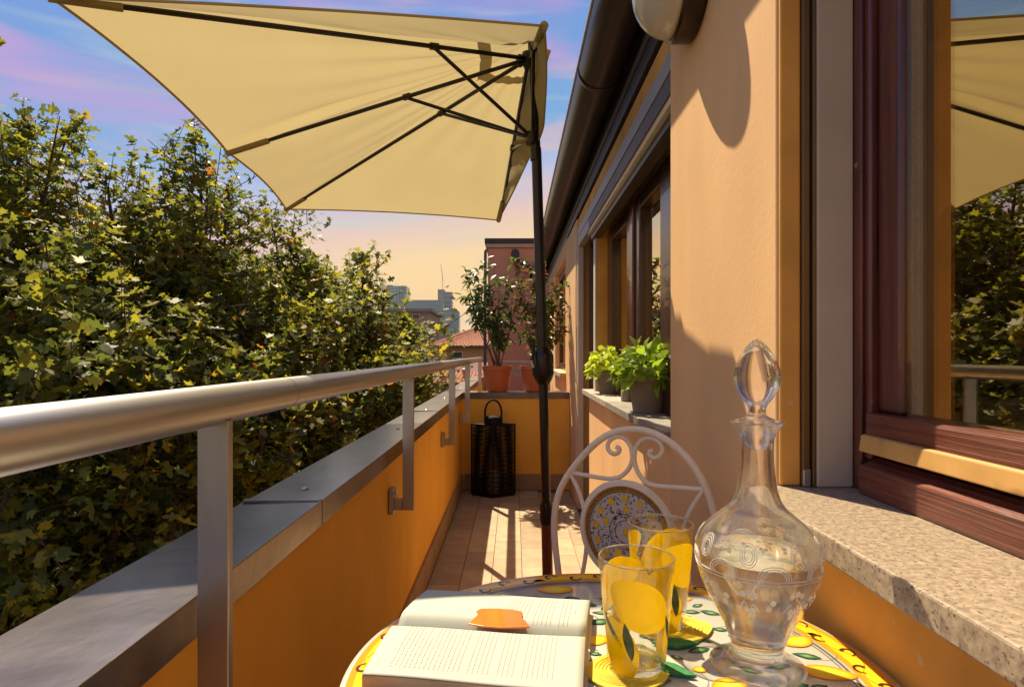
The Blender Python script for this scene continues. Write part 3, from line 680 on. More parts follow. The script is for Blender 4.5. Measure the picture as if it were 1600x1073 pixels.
while len(lv) < 200 and tries < 20000:
    tries += 1
    r_ = TR * .80 * math.sqrt(rs.random()); a = rs.uniform(0, 6.28); x, y = r_ * math.cos(a), r_ * math.sin(a)
    if min(math.hypot(x - p[0], y - p[1]) for p in lc) < .030 or (used and min(math.hypot(x - p[0], y - p[1]) for p in used) < .021): continue
    l = rs.uniform(.016, .036); used.append((x, y)); lv.append(leafs(x, y, l, l * rs.uniform(.40, .55), rs.uniform(-.7, .7) + rs.choice((0, 3.14))))
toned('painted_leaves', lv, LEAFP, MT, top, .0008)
st = MB()
for (x, y) in used[::4]:
    a = rs.uniform(0, 6.28); pv = Vector((x, y, .0007)); 
    for k in range(6):
        nx = pv + Vector((math.cos(a), math.sin(a), 0)) * .008; s_ = Vector((-math.sin(a), math.cos(a), 0)) * .00035
        st.add([TC + pv - s_, TC + nx - s_, TC + nx + s_, TC + pv + s_], [(0, 1, 2, 3)]); pv = nx; a += .35
st.obj('painted_stems', GREYLINE, top, fix=False)
MB().tube([(TC.x + .285 * math.cos(a), TC.y + .285 * math.sin(a), .695) for a in [2 * math.pi * i / 40 for i in range(40)]], .007, 10, closed=True).obj('apron_ring', IRONC, tb, smooth=True)
for k in range(4):
    a = R(45 + 90 * k); c_, s_ = math.cos(a), math.sin(a)
    MB().tube([(TC.x + .27 * c_, TC.y + .27 * s_, .69), (TC.x + .17 * c_, TC.y + .17 * s_, .45), (TC.x + .14 * c_, TC.y + .14 * s_, .25), (TC.x + .24 * c_, TC.y + .24 * s_, .003)], .009, 12, smooth=2).obj('leg', IRONC, tb, smooth=True)

# ------------------------------------------------------------------ book
bk = thing('open_book', 'open book lying on the left of the table with cream printed pages', 'book', (-.03, .8, TZ))
TL, TRc, GRr, GL = Vector((-.131, .921)), Vector((.110, .880)), Vector((.092, .779)), Vector((-.156, .811)); BL, BRr = Vector((-.170, .680)), Vector((.073, .645))
def page(a, b, c_, d, u, v, t, side):
    """a,b outer edge (left,right), c,d gutter (right,left); u left..right, v outer..gutter"""
    p = a.lerp(b, u).lerp(d.lerp(c_, u), v)
    base = .0245 if side == 0 else .0235
    z = base + .004 * math.sin(v * 2.6) - .016 * max(0, (v - .80) / .20) ** 2.2 - .002 * (1 - v) + .0008 * math.sin(u * 7)
    return Vector((p.x, p.y, TZ + z + t))
top_pg = lambda u, v, t=0: page(TL, TRc, GRr, GL, u, v, t, 0)
bot_pg = lambda u, v, t=0: page(BL, BRr, GRr, GL, u, v, t, 1)
for fn, nm in ((top_pg, 'page'), (bot_pg, 'page')):
    MB().grid(lambda u, v: fn(u, v), 24, 28).obj(nm, PAPER, bk, smooth=True, solid=.0006, auto=0)
    m = MB(); n_ = 16
    tp = [[fn(i / n_, j / n_, -.0012) for j in range(n_ + 1)] for i in range(n_ + 1)]
    idx = {}; vs_ = []
    for i in range(n_ + 1):
        for j in range(n_ + 1): idx[i, j] = len(vs_); vs_.append(tp[i][j])
    nb = len(vs_)
    for i in range(n_ + 1):
        for j in range(n_ + 1): q = tp[i][j]; vs_.append(Vector((q.x, q.y, TZ + .004)))
    fs = []
    for i in range(n_):
        for j in range(n_): fs.append((idx[i, j], idx[i + 1, j], idx[i + 1, j + 1], idx[i, j + 1])); fs.append((nb + idx[i, j], nb + idx[i, j + 1], nb + idx[i + 1, j + 1], nb + idx[i + 1, j]))
    for k in range(n_):
        for a_, b_ in (((k, 0), (k + 1, 0)), ((k, n_), (k + 1, n_)), ((0, k), (0, k + 1)), ((n_, k), (n_, k + 1))): fs.append((idx[a_], idx[b_], nb + idx[b_], nb + idx[a_]))
    m.add(vs_, fs); m.obj('page_block', PAGES, bk)
ex = lambda p, c0, k: c0 + (p - c0) * k
cc = (TL + TRc + BL + BRr) / 4
MB().prism([(*ex(q, cc, 1.03), TZ + .0012) for q in (TL, TRc, BRr, BL)], (0, 0, .0025)).obj('cover', material('pale card cover', (.62, .56, .42), .6), bk, bevel=.0006)
def textlines(fn, u0, u1, nlin, v0, v1, seed, gaps=()):
    rs = random.Random(seed); m = MB()
    for i in range(nlin):
        if i in gaps: continue
        u = lerp(u0, u1, i / (nlin - 1)); v = v0; end = v1 if rs.random() > .22 else lerp(v0, v1, rs.uniform(.45, .9))
        while v < end:
            wl = rs.uniform(.012, .045); ve = min(v + wl, end); h = .0028
            m.add([fn(u, v, .0007), fn(u + h, v, .0007), fn(u + h, ve, .0007), fn(u, ve, .0007)], [(0, 1, 2, 3)]); v = ve + .013
    return m.obj('printed_text', TEXT, bk, fix=False)
textlines(bot_pg, .11, .86, 34, .12, .90, 3, (15, 21, 26))
textlines(top_pg, .56, .90, 16, .10, .90, 5, (6, 12))
MB().add([top_pg(.93, .5, .0007), top_pg(.934, .5, .0007), top_pg(.934, .62, .0007), top_pg(.93, .62, .0007)], [(0, 1, 2, 3)]).obj('page_number', TEXT, bk, fix=False)
bmk = MB(); sh = [(732, 976), (741, 967), (747, 962), (744, 956), (752, 952.5), (775, 952), (800, 953.5), (816, 957), (817, 963), (815, 966), (822, 973), (828, 981), (812, 982), (780, 982), (755, 980)]
bp_ = [Pz(x, y, TZ + .0275) for x, y in sh]; bmk.prism(bp_, (0, 0, .0022))
o = bmk.obj('bookmark', AMBER, None, bevel=.0006); o['label'] = 'glossy amber orange bookmark lying across the upper page of the open book'; o['category'] = 'bookmark'

# ------------------------------------------------------------------ coasters, tumblers
def coaster(x, y, rz, label, lw):
    t = thing('lemon_coaster', label, 'coaster', (x, y, TZ + .0015), 'lemon coasters under the glasses', rz=rz)
    n_ = 30; pts = []
    for i in range(n_):
        a = 2 * math.pi * i / n_; k = 1 + .12 * max(0, math.cos(a)) ** 12; pts.append((.050 * math.cos(a) * k, .043 * math.sin(a), 0))
    m = MB(); m.prism(pts, (0, 0, .003)); m.obj('lemon', COASTY, t, local=True, bevel=.0008)
    m = MB()
    for r_ in [.008 + .0045 * i for i in range(8)]: m.tube([(r_ * math.cos(a), r_ * .87 * math.sin(a), .0032) for a in [2 * math.pi * i / 36 for i in range(36)]], .0011, 5, closed=True)
    m.obj('stitching', COASTY, t, local=True)
    m = MB(); lf = leafs(0, 0, .062, .026, lw[2]); m.prism([(lw[0] + a, lw[1] + b, .0005) for a, b in lf], (0, 0, .0035)); m.obj('leaf', COASTG, t, local=True, bevel=.0008)
    return t
G1, G2 = (.1465, .728), (.202, .838)
coaster(G1[0] - .012, G1[1] - .006, .3, 'yellow woven lemon coaster under the front tumbler', (.052, -.012, -.9))
coaster(G2[0] + .016, G2[1] - .002, .1, 'yellow woven lemon coaster under the rear tumbler', (-.012, -.044, -.15))
def tumbler(x, y, h, r0, r1, rz, label):
    t = thing('tumbler', label, 'glass', (x, y, TZ + .0052), 'tumblers with lemon print', rz=rz)
    th = .0022
    prof = [(0, 0), (r0 - .003, 0), (r0, .003), (r1, h - .001), (r1 - .001, h), (r1 - th, h - .001), (r0 + (r1 - r0) * .13 - th, .016), (r0 * .5, .0145), (0, .014)]
    MB().lathe(prof, seg=64).obj('glass_body', TUMB, t, smooth=True, local=True)
    MB().tube([((r1 - .001) * math.cos(a), (r1 - .001) * math.sin(a), h) for a in [2 * math.pi * i / 64 for i in range(64)]], .0013, 8, closed=True).obj('rim', CRYSTAL, t, smooth=True, local=True)
    MB().lathe([(0, .002), (r0 - .004, .002), (r0 - .003, .012), (0, .0125)], seg=48).obj('thick_base', CRYSTAL, t, smooth=True, local=True)
    def surf(s_, z): rr = r0 + (r1 - r0) * z / h + .0004; a = s_ / rr; return Vector((rr * math.cos(a), rr * math.sin(a), z))
    def decal(cx, cz, a_, b_, rot, mat, nm, pointed=True):
        def f(u, v):
            ang = 2 * math.pi * u; X = math.cos(ang); Y_ = math.sin(ang); k = 1 + (.14 * max(0, abs(X) - .8) / .2 if pointed else 0)
            X *= a_ * k * v; Y_ *= b_ * v * (abs(math.cos(ang * .0)) if pointed else 1) 
            if not pointed: Y_ *= (1 - X * X / (a_ * a_)) ** .5 if abs(X) < a_ else 0
            return surf(cx + X * math.cos(rot) - Y_ * math.sin(rot), max(.004, min(h - .004, cz + X * math.sin(rot) + Y_ * math.cos(rot))))
        MB().grid(f, 28, 5, closed_u=True).obj(nm, mat, t, smooth=True, local=True, auto=0, fix=False)
    per = 2 * math.pi * (r0 + r1) / 2
    for i in range(3):
        decal(per * i / 3, h * .66, .037, .0285, -.55, YGLASS, 'lemon_print')
        decal(per * (i + .30) / 3 - .05, h * .26, .033, .0235, -1.2, YGLASS, 'lemon_print')
        decal(per * (i + .72) / 3, h * .34, .024, .0055, 1.2, GLEAF, 'leaf_print', False)
        decal(per * (i + .50) / 3, h * .42, .020, .0045, 1.9, GLEAF, 'leaf_print', False)
    return t
tumbler(*G1, .132, .033, .0452, R(-95), 'front tumbler with yellow lemon print, standing closest to the book')
tumbler(*G2, .142, .033, .0448, R(-52), 'rear tumbler with yellow lemon print, standing just before the chair')

# ------------------------------------------------------------------ carafe
CX, CY = .296, .74
ca = thing('carafe', 'engraved clear glass carafe with a pointed stopper, part filled with water', 'carafe', (CX, CY, TZ))
k_ = CY / F
def zc(y): return CZ - (y - VY) * k_
outp = [(.001, .0008), (.050, .0008), (.0555, .0022), (.0555, .0042), (.045, .0075), (.034, .012), (.0295, .018), (.0300, .026), (.0325, .0345)]
body = [(972, .0400), (960, .0450), (930, .0575), (900, .0680), (870, .0728), (850, .0722), (835, .0675), (820, .0590), (803, .0440), (790, .0315), (775, .0255), (755, .0215), (720, .0190), (692, .0190), (678, .0205), (668, .0255), (662, .0300), (658, .0305)]
outp += [(r_, zc(y) - TZ) for y, r_ in body]
inn = [(.0235, zc(657) - TZ), (.0165, zc(668) - TZ), (.0160, zc(692) - TZ)] + [(r_ - .0032, zc(y) - TZ) for y, r_ in body[::-1][5:]] + [(.034, .040), (.028, .036), (.001, .035)]
def sm(pr, it=2):
    for _ in range(it): pr = [tuple(v) for v in chaikin([Vector(p) for p in pr])]
    return pr
MB().lathe([(r_, z + TZ) for r_, z in sm(outp + inn)], (CX, CY, 0), 96).obj('glass_body', CRYSTAL, ca, smooth=True, auto=180)
WZ = zc(862) - TZ
ip = sorted([(z, r_) for r_, z in inn]); zs = [z for z, _ in ip]; rs_ = [r_ for _, r_ in ip]
ri = lambda z: float(np.interp(z, zs, rs_)); wl = [(0.001, .0358)] + [(ri(z) - .0004, z) for z in np.linspace(.0375, WZ, 16)] + [(ri(WZ) - .001, WZ), (.001, WZ)]
MB().lathe([(r_, z + TZ) for r_, z in wl], (CX, CY, 0), 96).obj('water', WATER, ca, smooth=True)
stp = [(.0005, zc(702)), (.0125, zc(700)), (.0150, zc(672)), (.0158, zc(660)), (.0200, zc(657)), (.0205, zc(654)), (.0110, zc(650)), (.0095, zc(640)), (.0120, zc(632)), (.0170, zc(624)), (.0245, zc(610)), (.0278, zc(592)), (.0270, zc(578)), (.0210, zc(558)), (.0120, zc(540)), (.0045, zc(531)), (.0005, zc(529))]
Mst = Matrix.Translation((CX, CY, 0))
m = MB(); pr = sm(stp); seg = 60; vs_ = []
for r_, z in pr:
    fac = .025 if z > zc(632) else 0
    for k in range(seg):
        a = 2 * math.pi * k / seg; q = r_ * (1 - fac * (abs(math.sin(a * 4)))); vs_.append((CX + q * math.cos(a), CY + q * math.sin(a), z))
fs = [(i * seg + k, i * seg + (k + 1) % seg, (i + 1) * seg + (k + 1) % seg, (i + 1) * seg + k) for i in range(len(pr) - 1) for k in range(seg)] + [tuple(range(seg))[::-1], tuple((len(pr) - 1) * seg + k for k in range(seg))]
m.add(vs_, fs).obj('stopper', CRYSTAL, ca, smooth=True, auto=180)
op = sorted([(z, r_) for r_, z in outp if z > .034]); oz = [z for z, _ in op]; orr = [r_ for _, r_ in op]
def cs(a, z, d=.0002): rr = float(np.interp(z, oz, orr)) + d; return Vector((CX + rr * math.cos(a), CY + rr * math.sin(a), TZ + z))
en = MB()
zr = .128
for z in (zr, zr - .004): en.tube([cs(2 * math.pi * i / 72, z) for i in range(72)], .00050, 5, closed=True)
for i in range(8):
    a0 = 2 * math.pi * (i + .35) / 8 - math.pi / 2
    for s_ in (.5, .75, 1.0):
        en.tube([cs(a0 + .13 * s_ * math.cos(t), .154 + .0125 * s_ * math.sin(t)) for t in [2 * math.pi * k / 22 for k in range(22)]], .00050, 4, closed=True)
    for s_ in (1.0, .84, .68):
        en.tube([cs(a0 + .39 + .25 * s_ * math.cos(t), zr + .001 + .016 * s_ * abs(math.sin(t)) ** .8) for t in [math.pi * k / 18 for k in range(19)]], .00050, 4)
    for (da, zz, rx, rz_) in ((0, .113, .055, .0042), (.10, .110, .05, .004), (-.10, .110, .05, .004), (.05, .090, .05, .0042), (-.05, .090, .05, .0042), (0, .083, .05, .0045), (.39, .102, .05, .004), (.33, .094, .05, .004)):
        en.grid(lambda u, v: cs(a0 + da + rx * v * math.cos(2 * math.pi * u), zz + rz_ * v * math.sin(2 * math.pi * u), .0003), 10, 2, closed_u=True)
    for sg in (-1, 1):
        en.tube([cs(a0 + sg * (.03 + .15 * t), .094 + .006 * math.sin(t * 4.2)) for t in [k / 9 for k in range(10)]], [.0003, .0010, .0004], 5)
en.obj('engraving', ENGRAVE, ca, smooth=True, fix=False)

# ------------------------------------------------------------------ lantern
ln = thing('rope_lantern', 'tall black woven rope lantern standing in the far left corner', 'lantern', (-.155, 4.72, 0))
lx, ly, rr_, hh = -.160, 4.715, .168, .555
cor = [Vector((lx + rr_ * math.cos(R(a)), ly + rr_ * .62 * math.sin(R(a)), 0)) for a in (-90, 0, 90, 180)]
MB().prism([c_ + Vector((0, 0, .004)) for c_ in cor], (0, 0, .02)).obj('base', BLACKROPE, ln)
MB().prism([c_ + Vector((0, 0, hh - .014)) for c_ in cor], (0, 0, .014)).obj('top_plate', BLACKROPE, ln)
for c_ in cor: MB().box((c_.x - .006, c_.y - .006, .02), (c_.x + .006, c_.y + .006, hh)).obj('corner_bar', BLACKROPE, ln)
for i in range(4):
    a, b = cor[i], cor[(i + 1) % 4]
    for t in (.36, .68):
        q = a.lerp(b, t); MB().box((q.x - .004, q.y - .004, .02), (q.x + .004, q.y + .004, hh)).obj('upright', BLACKROPE, ln)
    d = b - a; L_ = d.length; sm_ = MB().tube([(L_ * k / 12, .004 * math.sin(k / 12 * math.pi * 3), 0) for k in range(13)], .0052, 6).mesh('rope_strand', BLACKROPE, True)
    ang = math.atan2(d.y, d.x)
    for k in range(31):
        sg = 1 if k % 2 else -1
        inst('rope_strand', sm_, Matrix.Translation((a.x, a.y, .032 + k * .0166)) @ Matrix.Rotation(ang, 4, 'Z') @ Matrix.Diagonal((1, sg, 1, 1)), ln)
MB().lathe([(.070, hh), (.072, hh + .005), (.072, hh + .052), (.066, hh + .058), (0, hh + .058)], (lx, ly - .01, 0), 32).obj('lid', BLACKROPE, ln, smooth=True)
MB().tube([(lx - .062, ly, hh + .03), (lx - .066, ly, hh + .10), (lx - .045, ly, hh + .165), (lx, ly, hh + .19), (lx + .045, ly, hh + .165), (lx + .066, ly, hh + .10), (lx + .062, ly, hh + .03)], .0075, 10, smooth=2).obj('handle', BLACKROPE, ln, smooth=True)
MB().lathe([(.04, .026), (.04, .20), (0, .20)], (lx, ly, 0), 24).obj('candle', material('candle wax', (.6, .5, .35), .5), ln, smooth=True)

# ------------------------------------------------------------------ potted plants
def leaf_mesh(name, mat, l=.05, w_=.02, fold=.25, jag=False):
    m = MB(); n_ = 6; vs_ = []
    for i in range(n_ + 1):
        t = i / n_; wd = w_ * .5 * math.sin(math.pi * min(1, t * 1.02)) ** .8 * (1.25 - .5 * t if not jag else (1.3 - .8 * t + (.14 if i % 2 else 0)))
        z = -.22 * l * t * t
        vs_ += [(t * l, -wd, z + fold * wd), (t * l, 0, z), (t * l, wd, z + fold * wd)]
    fs = []
    for i in range(n_):
        a = i * 3; fs += [(a, a + 3, a + 4, a + 1), (a + 1, a + 4, a + 5, a + 2)]
    m.add(vs_, fs); return m.mesh(name, mat, True)
def basis(d, roll=0.):
    d = d.normalized(); u = Vector((0, 0, 1)) - d * d.z
    if u.length < .05: u = Vector((1, 0, 0)) - d * d.x
    u.normalize(); v = u.cross(d); M = Matrix(((d.x, v.x, u.x, 0), (d.y, v.y, u.y, 0), (d.z, v.z, u.z, 0), (0, 0, 0, 1)))
    return M @ Matrix.Rotation(roll, 4, 'X')
def pot(parent, x, y, z, h, r0, r1, mat, rim=True):
    pr = [(r0 - .004, 0), (r0, .004), (r1 - .004, h * .80)] + ([(r1 - .002, h * .84), (r1 + .004, h * .85), (r1 + .005, h)] if rim else [(r1, h)]) + [(r1 - .006, h), (r1 - .010, h * .88), (.001, h * .86)]
    MB().lathe(pr, (x, y, z), 40).obj('pot', mat, parent, smooth=True)
    MB().lathe([(r1 - .009, h * .885), (0, h * .895)], (x, y, z), 24).obj('soil', SOIL, parent)
def shrub(x, y, label, seed, tops, lm, lm2, red):
    rs = random.Random(seed)
    t = thing('potted_shrub', label, 'plant', (x, y, ZP + .003), 'potted shrubs on the cross parapet')
    z0 = ZP + .003; pot(t, x, y, z0 + .006, .205, .092, .120, TERRA)
    for a in range(4): MB().box((x + .07 * math.cos(a * 1.57 + .6) - .012, y + .07 * math.sin(a * 1.57 + .6) - .012, z0), (x + .07 * math.cos(a * 1.57 + .6) + .012, y + .07 * math.sin(a * 1.57 + .6) + .012, z0 + .0055)).obj('foot', TERRA, t)
    lf_ = []
    for (px, py, dy) in tops:
        tp = P(px, py, y + dy); b0 = Vector((x + rs.uniform(-.03, .03), y + rs.uniform(-.03, .03), z0 + .18))
        mid = b0.lerp(tp, .5) + Vector(((tp.x - x) * .10 + rs.uniform(-.03, .03), rs.uniform(-.04, .04), .02))
        path = [b0, b0.lerp(mid, .5) + Vector((0, 0, .01)), mid, mid.lerp(tp, .55), tp]; path = chaikin(chaikin(path))
        MB().tube(path, [.0055, .004, .003, .0018], 6).obj('stem', TWIG, t, smooth=True)
        n_ = len(path)
        for s_ in range(rs.randint(4, 6)):
            i = rs.randint(int(n_ * .28), n_ - 2); p0 = path[i]; d = Vector((rs.uniform(-1, 1), rs.uniform(-1, 1), rs.uniform(.3, 1.1))).normalized(); ln_ = rs.uniform(.08, .17)
            tw = [p0, p0 + d * ln_ * .5, p0 + d * ln_ + Vector((0, 0, .015))]; MB().tube(tw, [.0022, .0012], 5).obj('twig', TWIG, t)
            for q in range(5):
                pp = tw[0].lerp(tw[2], (q + 1) / 5); a = rs.uniform(0, 6.28); dd = (d * .5 + Vector((math.cos(a), math.sin(a), rs.uniform(-.5, .5)))).normalized()
                for _r in range(2): lf_.append((rs.random() < red, Matrix.Translation(pp + Vector((rs.uniform(-.02, .02), rs.uniform(-.02, .02), rs.uniform(-.02, .02)))) @ basis(dd + Vector((0, 0, -.9 * _r)), rs.uniform(-.7, .7)) @ Matrix.Scale(rs.uniform(.8, 1.4), 4)))
        for q in range(9):
            pp = path[-1].lerp(path[max(0, n_ - 8)], q / 9); a = rs.uniform(0, 6.28); dd = Vector((math.cos(a), math.sin(a), rs.uniform(.0, .9)))
            lf_.append((rs.random() < red, Matrix.Translation(pp) @ basis(dd, rs.uniform(-.5, .5)) @ Matrix.Scale(rs.uniform(.8, 1.35), 4)))
    rs.shuffle(lf_)
    for c2, M in lf_[:290]: inst('leaf', lm2 if c2 else lm, M, t)
    for kind_, mm in ((True, lm2), (False, lm)):
        m = MB()
        for c2, M in lf_[290:]:
            if c2 == kind_: m.add([M @ v.co for v in mm.vertices], [tuple(p.vertices) for p in mm.polygons])
        m.obj('foliage', mm.materials[0], t, smooth=True, kind='stuff', fix=False, auto=0)
    return t
lml = leaf_mesh('leaf', LAUREL, .062, .024); lmp = leaf_mesh('leaf', PHOT, .060, .024); lml2 = leaf_mesh('leaf', material('bright laurel leaf', (.14, .22, .03), .4, rnd=.3, trans=.5), .062, .026)
shrub((777 - VX) / F * 4.99, 4.99, 'terracotta pot with a tall leggy green laurel, left one on the cross wall', 3,
      [(727, 420, 0), (738, 440, .1), (750, 450, -.1), (765, 455, .05), (780, 448, -.08), (757, 430, .1), (800, 470, 0), (792, 440, .1), (735, 480, -.1), (810, 455, -.05), (745, 500, .05), (775, 490, 0)], lml, lml2, .25)
shrub((836 - VX) / F * 4.99, 4.99, 'terracotta pot with a red tinged shrub, right one behind the parasol pole', 5,
      [(803, 408, 0), (818, 450, .05), (838, 430, .1), (858, 430, -.05), (870, 450, 0), (880, 475, .05), (862, 470, -.1), (846, 455, .1), (826, 480, -.05), (878, 500, 0), (868, 520, .05), (853, 500, -.08), (838, 490, 0)], lml2, lmp, .48)
def sill_plant(px, Y, label, seed, mat, h, r0, r1, hgt, spread, n_, ls, lw):
    rs = random.Random(seed); x = (px - VX) / F * Y
    t = thing('potted_herb', label, 'plant', (x, Y, ZS), 'lime pot plants on the stone sill')
    pot(t, x, Y, ZS, h, r0, r1, GREYPOT)
    lm = leaf_mesh('leaf', mat, ls, lw, jag=True)
    for i in range(n_):
        th = rs.uniform(0, 6.28); ph = math.acos(rs.uniform(-.35, 1)); k = rs.uniform(.55, 1.0) ** .5
        v = Vector((math.sin(ph) * math.cos(th) * spread, math.sin(ph) * math.sin(th) * spread, math.cos(ph) * hgt)) * k
        v.z += .035 * rs.uniform(.2, 1)
        p = Vector((x, Y, ZS + h * .95)) + v
        if p.x > .553: p.x = .553 - rs.uniform(0, .02)
        d = Vector((v.x, v.y, .12 * rs.uniform(-1, 1.) + .3 * v.z)).normalized() + Vector((rs.uniform(-.6, .6), rs.uniform(-.6, .6), rs.uniform(-.5, .35)))
        inst('leaf', lm, Matrix.Translation(p) @ basis(d, rs.uniform(-.8, .8)) @ Matrix.Scale(rs.uniform(.6, 1.25), 4), t)
        if i % 9 == 0:
            b = Vector((x + rs.uniform(-.02, .02), Y + rs.uniform(-.02, .02), ZS + h * .88)); MB().tube([b, b.lerp(p, .5) + Vector((0, 0, .015)), p], [.0022, .0014], 5, smooth=1).obj('stem', LIME2, t)
sill_plant(953, 3.42, 'bright lime small leaved plant in a grey pot, farther along the sill', 2, LIME, .122, .060, .077, .115, .125, 290, .036, .027)
sill_plant(1012, 2.33, 'broad leaved green plant in a grey pot, nearer on the sill', 6, LIME2, .140, .056, .076, .108, .120, 250, .050, .038)
jar = thing('small_grey_jar', 'small grey jar standing between the two sill pots', 'jar', ((979 - VX) / F * 2.9, 2.9, ZS))
MB().lathe([(.022, 0), (.026, .004), (.026, .05), (.022, .056), (.022, .062), (.018, .062), (.018, .05), (0, .05)], ((979 - VX) / F * 2.86, 2.86, ZS), 28).obj('body', GREYPOT, jar, smooth=True)

# ------------------------------------------------------------------ terrace beyond
ne = thing('neighbour_house', 'salmon rendered neighbouring block with dark roof edge behind the potted shrubs', 'house', (.8, 9.5, -12))
MB().box((-.385, 9.0, -12), (3.4, 14, 2.66)).obj('wall', PINK, ne)
MB().box((-.41, 8.96, 2.663), (3.4, 14.05, 2.72)).obj('cornice', PALESTONE, ne)
MB().box((-.43, 8.93, 2.723), (3.4, 14.1, 2.79)).obj('roof_edge', FASCIA, ne)
MB().tube([(-.40, 8.93, 2.62), (-.425, 8.93, 2.58), (-.425, 8.93, -2)], .022, 10, smooth=1).obj('drainpipe', BOXP, ne, smooth=True)
al = thing('arm_shape', 'dark round shape on a bent arm against the salmon wall', 'lamp', (.0, 8.9, 2.2))  # dark round head on a bent arm, modelled just before the wall
MB().lathe([(.0, -.02), (.05, -.015), (.062, 0), (.05, .02), (0, .03)], seg=24, M=Matrix.Translation(P(805, 397, 8.85)) @ Matrix.Rotation(R(80), 4, 'X') @ Matrix.Diagonal((1, 1.3, 1, 1))).obj('head', DARK, al, smooth=True)
MB().tube([P(806, 403, 8.9), P(815, 411, 8.9), P(826, 416, 8.9), P(831, 420, 8.92), P(829, 434, 8.98)], [.022, .026, .026, .018], 8).obj('arm', DARK, al, smooth=True)
bn = thing('terrace_bench', 'grey metal bench on the terrace beyond the cross wall', 'bench', (.1, 7.2, 0))
for z, y in ((.83, 7.3), (.90, 7.32), (.97, 7.34), (.62, 7.05), (.62, 6.9)): MB().box((-.22, y - .02, z), (.36, y + .02, z + .035)).obj('slat', CONC, bn, bevel=.003)
for x in (-.18, .32):
    for y in (6.9, 7.3): MB().box((x - .02, y - .02, 0), (x + .02, y + .019, .62 if y < 7 else .98)).obj('leg', CONC, bn)

# ------------------------------------------------------------------ distance
def tower(name, label, px0, px1, pyt, Y, depth, mat, pyb=620):
    a, b = P(px0, pyt, Y), P(px1, pyt, Y); t = thing(name, label, 'building', ((a.x + b.x) / 2, Y, -12))
    MB().box((a.x, Y, -12), (b.x, Y + depth, a.z)).obj('wall', mat, t); return t, a, b
def mullions(t, a, b, Y, nx, nz, zb, mat, wdt):
    m = MB(); wz = a.z - zb
    for i in range(nx + 1): x = lerp(a.x, b.x, i / nx); m.box((x - wdt, Y - wdt * 1.5, zb), (x + wdt, Y - .02, a.z))
    for j in range(nz + 1): z = zb + wz * j / nz; m.box((a.x, Y - wdt, z - wdt), (b.x, Y - .01, z + wdt))
    o = m.obj('facade_grid', mat, t); o['kind'] = 'stuff'; return o
Yt = 900
t, a, b = tower('office_tower', 'pale blue glass office tower, leftmost on the skyline', 604, 635, 447, Yt, 30, TGLASS2)
mullions(t, a, b, Yt, 6, 22, 10, TGLASS, .35)
MB().box((lerp(a.x, b.x, .62), Yt - 2, -12), (b.x + .3, Yt - .5, a.z - 2)).obj('side_facet', TGLASS, t)
MB().box((a.x, Yt + 2, a.z), (a.x + 8, Yt + 10, a.z + 2)).obj('plant_room', CONC, t)
t, a, b = tower('office_block', 'long blue glass block between the two towers on the skyline', 626, 692, 470, 820, 30, TGLASS)
mullions(t, a, b, 820, 20, 16, 5, TGLASS2, .22)
MB().box((a.x + 14, 822, a.z), (b.x - 2, 840, a.z + 1.4)).obj('plant_room', CONC, t)
t, a, b = tower('unfinished_tower', 'unfinished concrete tower with a crane on top of the skyline', 684, 693.5, 452, 860, 22, CONC)
tt = t; a2 = P(693.5, 456, 860); b2 = P(706, 456, 860)
for j in range(16):
    z = a2.z - 3.6 * j
    MB().box((a2.x + .1, 861, z - 1.0), (b2.x + (j % 3) * .3, 880, z)).obj('floor_slab', TGLASS2 if j % 2 else CONC, t)
MB().box((a2.x + .3, 863, -12), (b2.x - .8, 879, a2.z - 1)).obj('core', TGLASS, t)
cr = thing('tower_crane', 'thin luffing crane standing on the unfinished tower', 'crane', tuple(P(691, 452, 865)))
m = MB(); q0_, q1_ = P(691.5, 453, 858), P(691.5, 438, 858)
for s_ in (-.5, .5): m.tube([q0_ + Vector((s_, 0, 0)), q1_ + Vector((s_, 0, 0))], .16, 4)
m.obj('mast', CONC, cr)
MB().tube([P(692, 439, 858), P(690.3, 424, 858), P(688.2, 411, 858)], [.45, .35, .2], 4).obj('jib', CONC, cr)
t, a, b = tower('round_hall', 'dark round roofed hall at the right foot of the skyline', 689, 717, 489, 780, 20, TGLASS)
m = MB(); cxx = (a.x + b.x) / 2; wv = (b.x - a.x) / 2
m.grid(lambda u, v: Vector((cxx + wv * math.cos(math.pi * u), 780 + 20 * v, a.z + 6 * math.sin(math.pi * u) ** .8)), 16, 1)
m.obj('roof', TGLASS, t, smooth=True); MB().prism([(cxx + wv * math.cos(math.pi * i / 16), 780.1, a.z + 6 * math.sin(math.pi * i / 16) ** .8) for i in range(17)], (0, 19, 0)).obj('gable', TGLASS, t)
mullions(t, a, b, 780, 9, 8, 0, TGLASS2, .15)

def blockhouse(name, label, px0, px1, pyt, Y, depth, mat):
    return tower(name, label, px0, px1, pyt, Y, depth, mat)
t, a, b = blockhouse('apartment_building', 'mauve beige flat roofed apartment building beyond the trees', 572, 669, 487, 75, 12, MAUVE)
MB().box((a.x - .5, 74.4, a.z), (b.x + .6, 87.5, a.z + .35)).obj('cornice', CONC, t)
for px0, px1, y0, y1 in ((632, 641, 486, 495), (644, 656, 486, 495), (584, 590, 488, 497), (652, 659, 548, 558), (600, 608, 500, 512), (612, 620, 500, 512), (632, 640, 520, 532), (612, 620, 520, 532), (650, 657, 520, 532)):
    q, r_ = P(px0, y0 + 4, 74.9), P(px1, y1 + 4, 74.9); wd = MB().box((q.x, 74.88, r_.z), (r_.x, 74.97, q.z)).obj('window', WHITE, t); MB().box((q.x + .08, 74.84, r_.z + .08), (r_.x - .08, 74.878, q.z - .08)).obj('pane', WIN, wd)
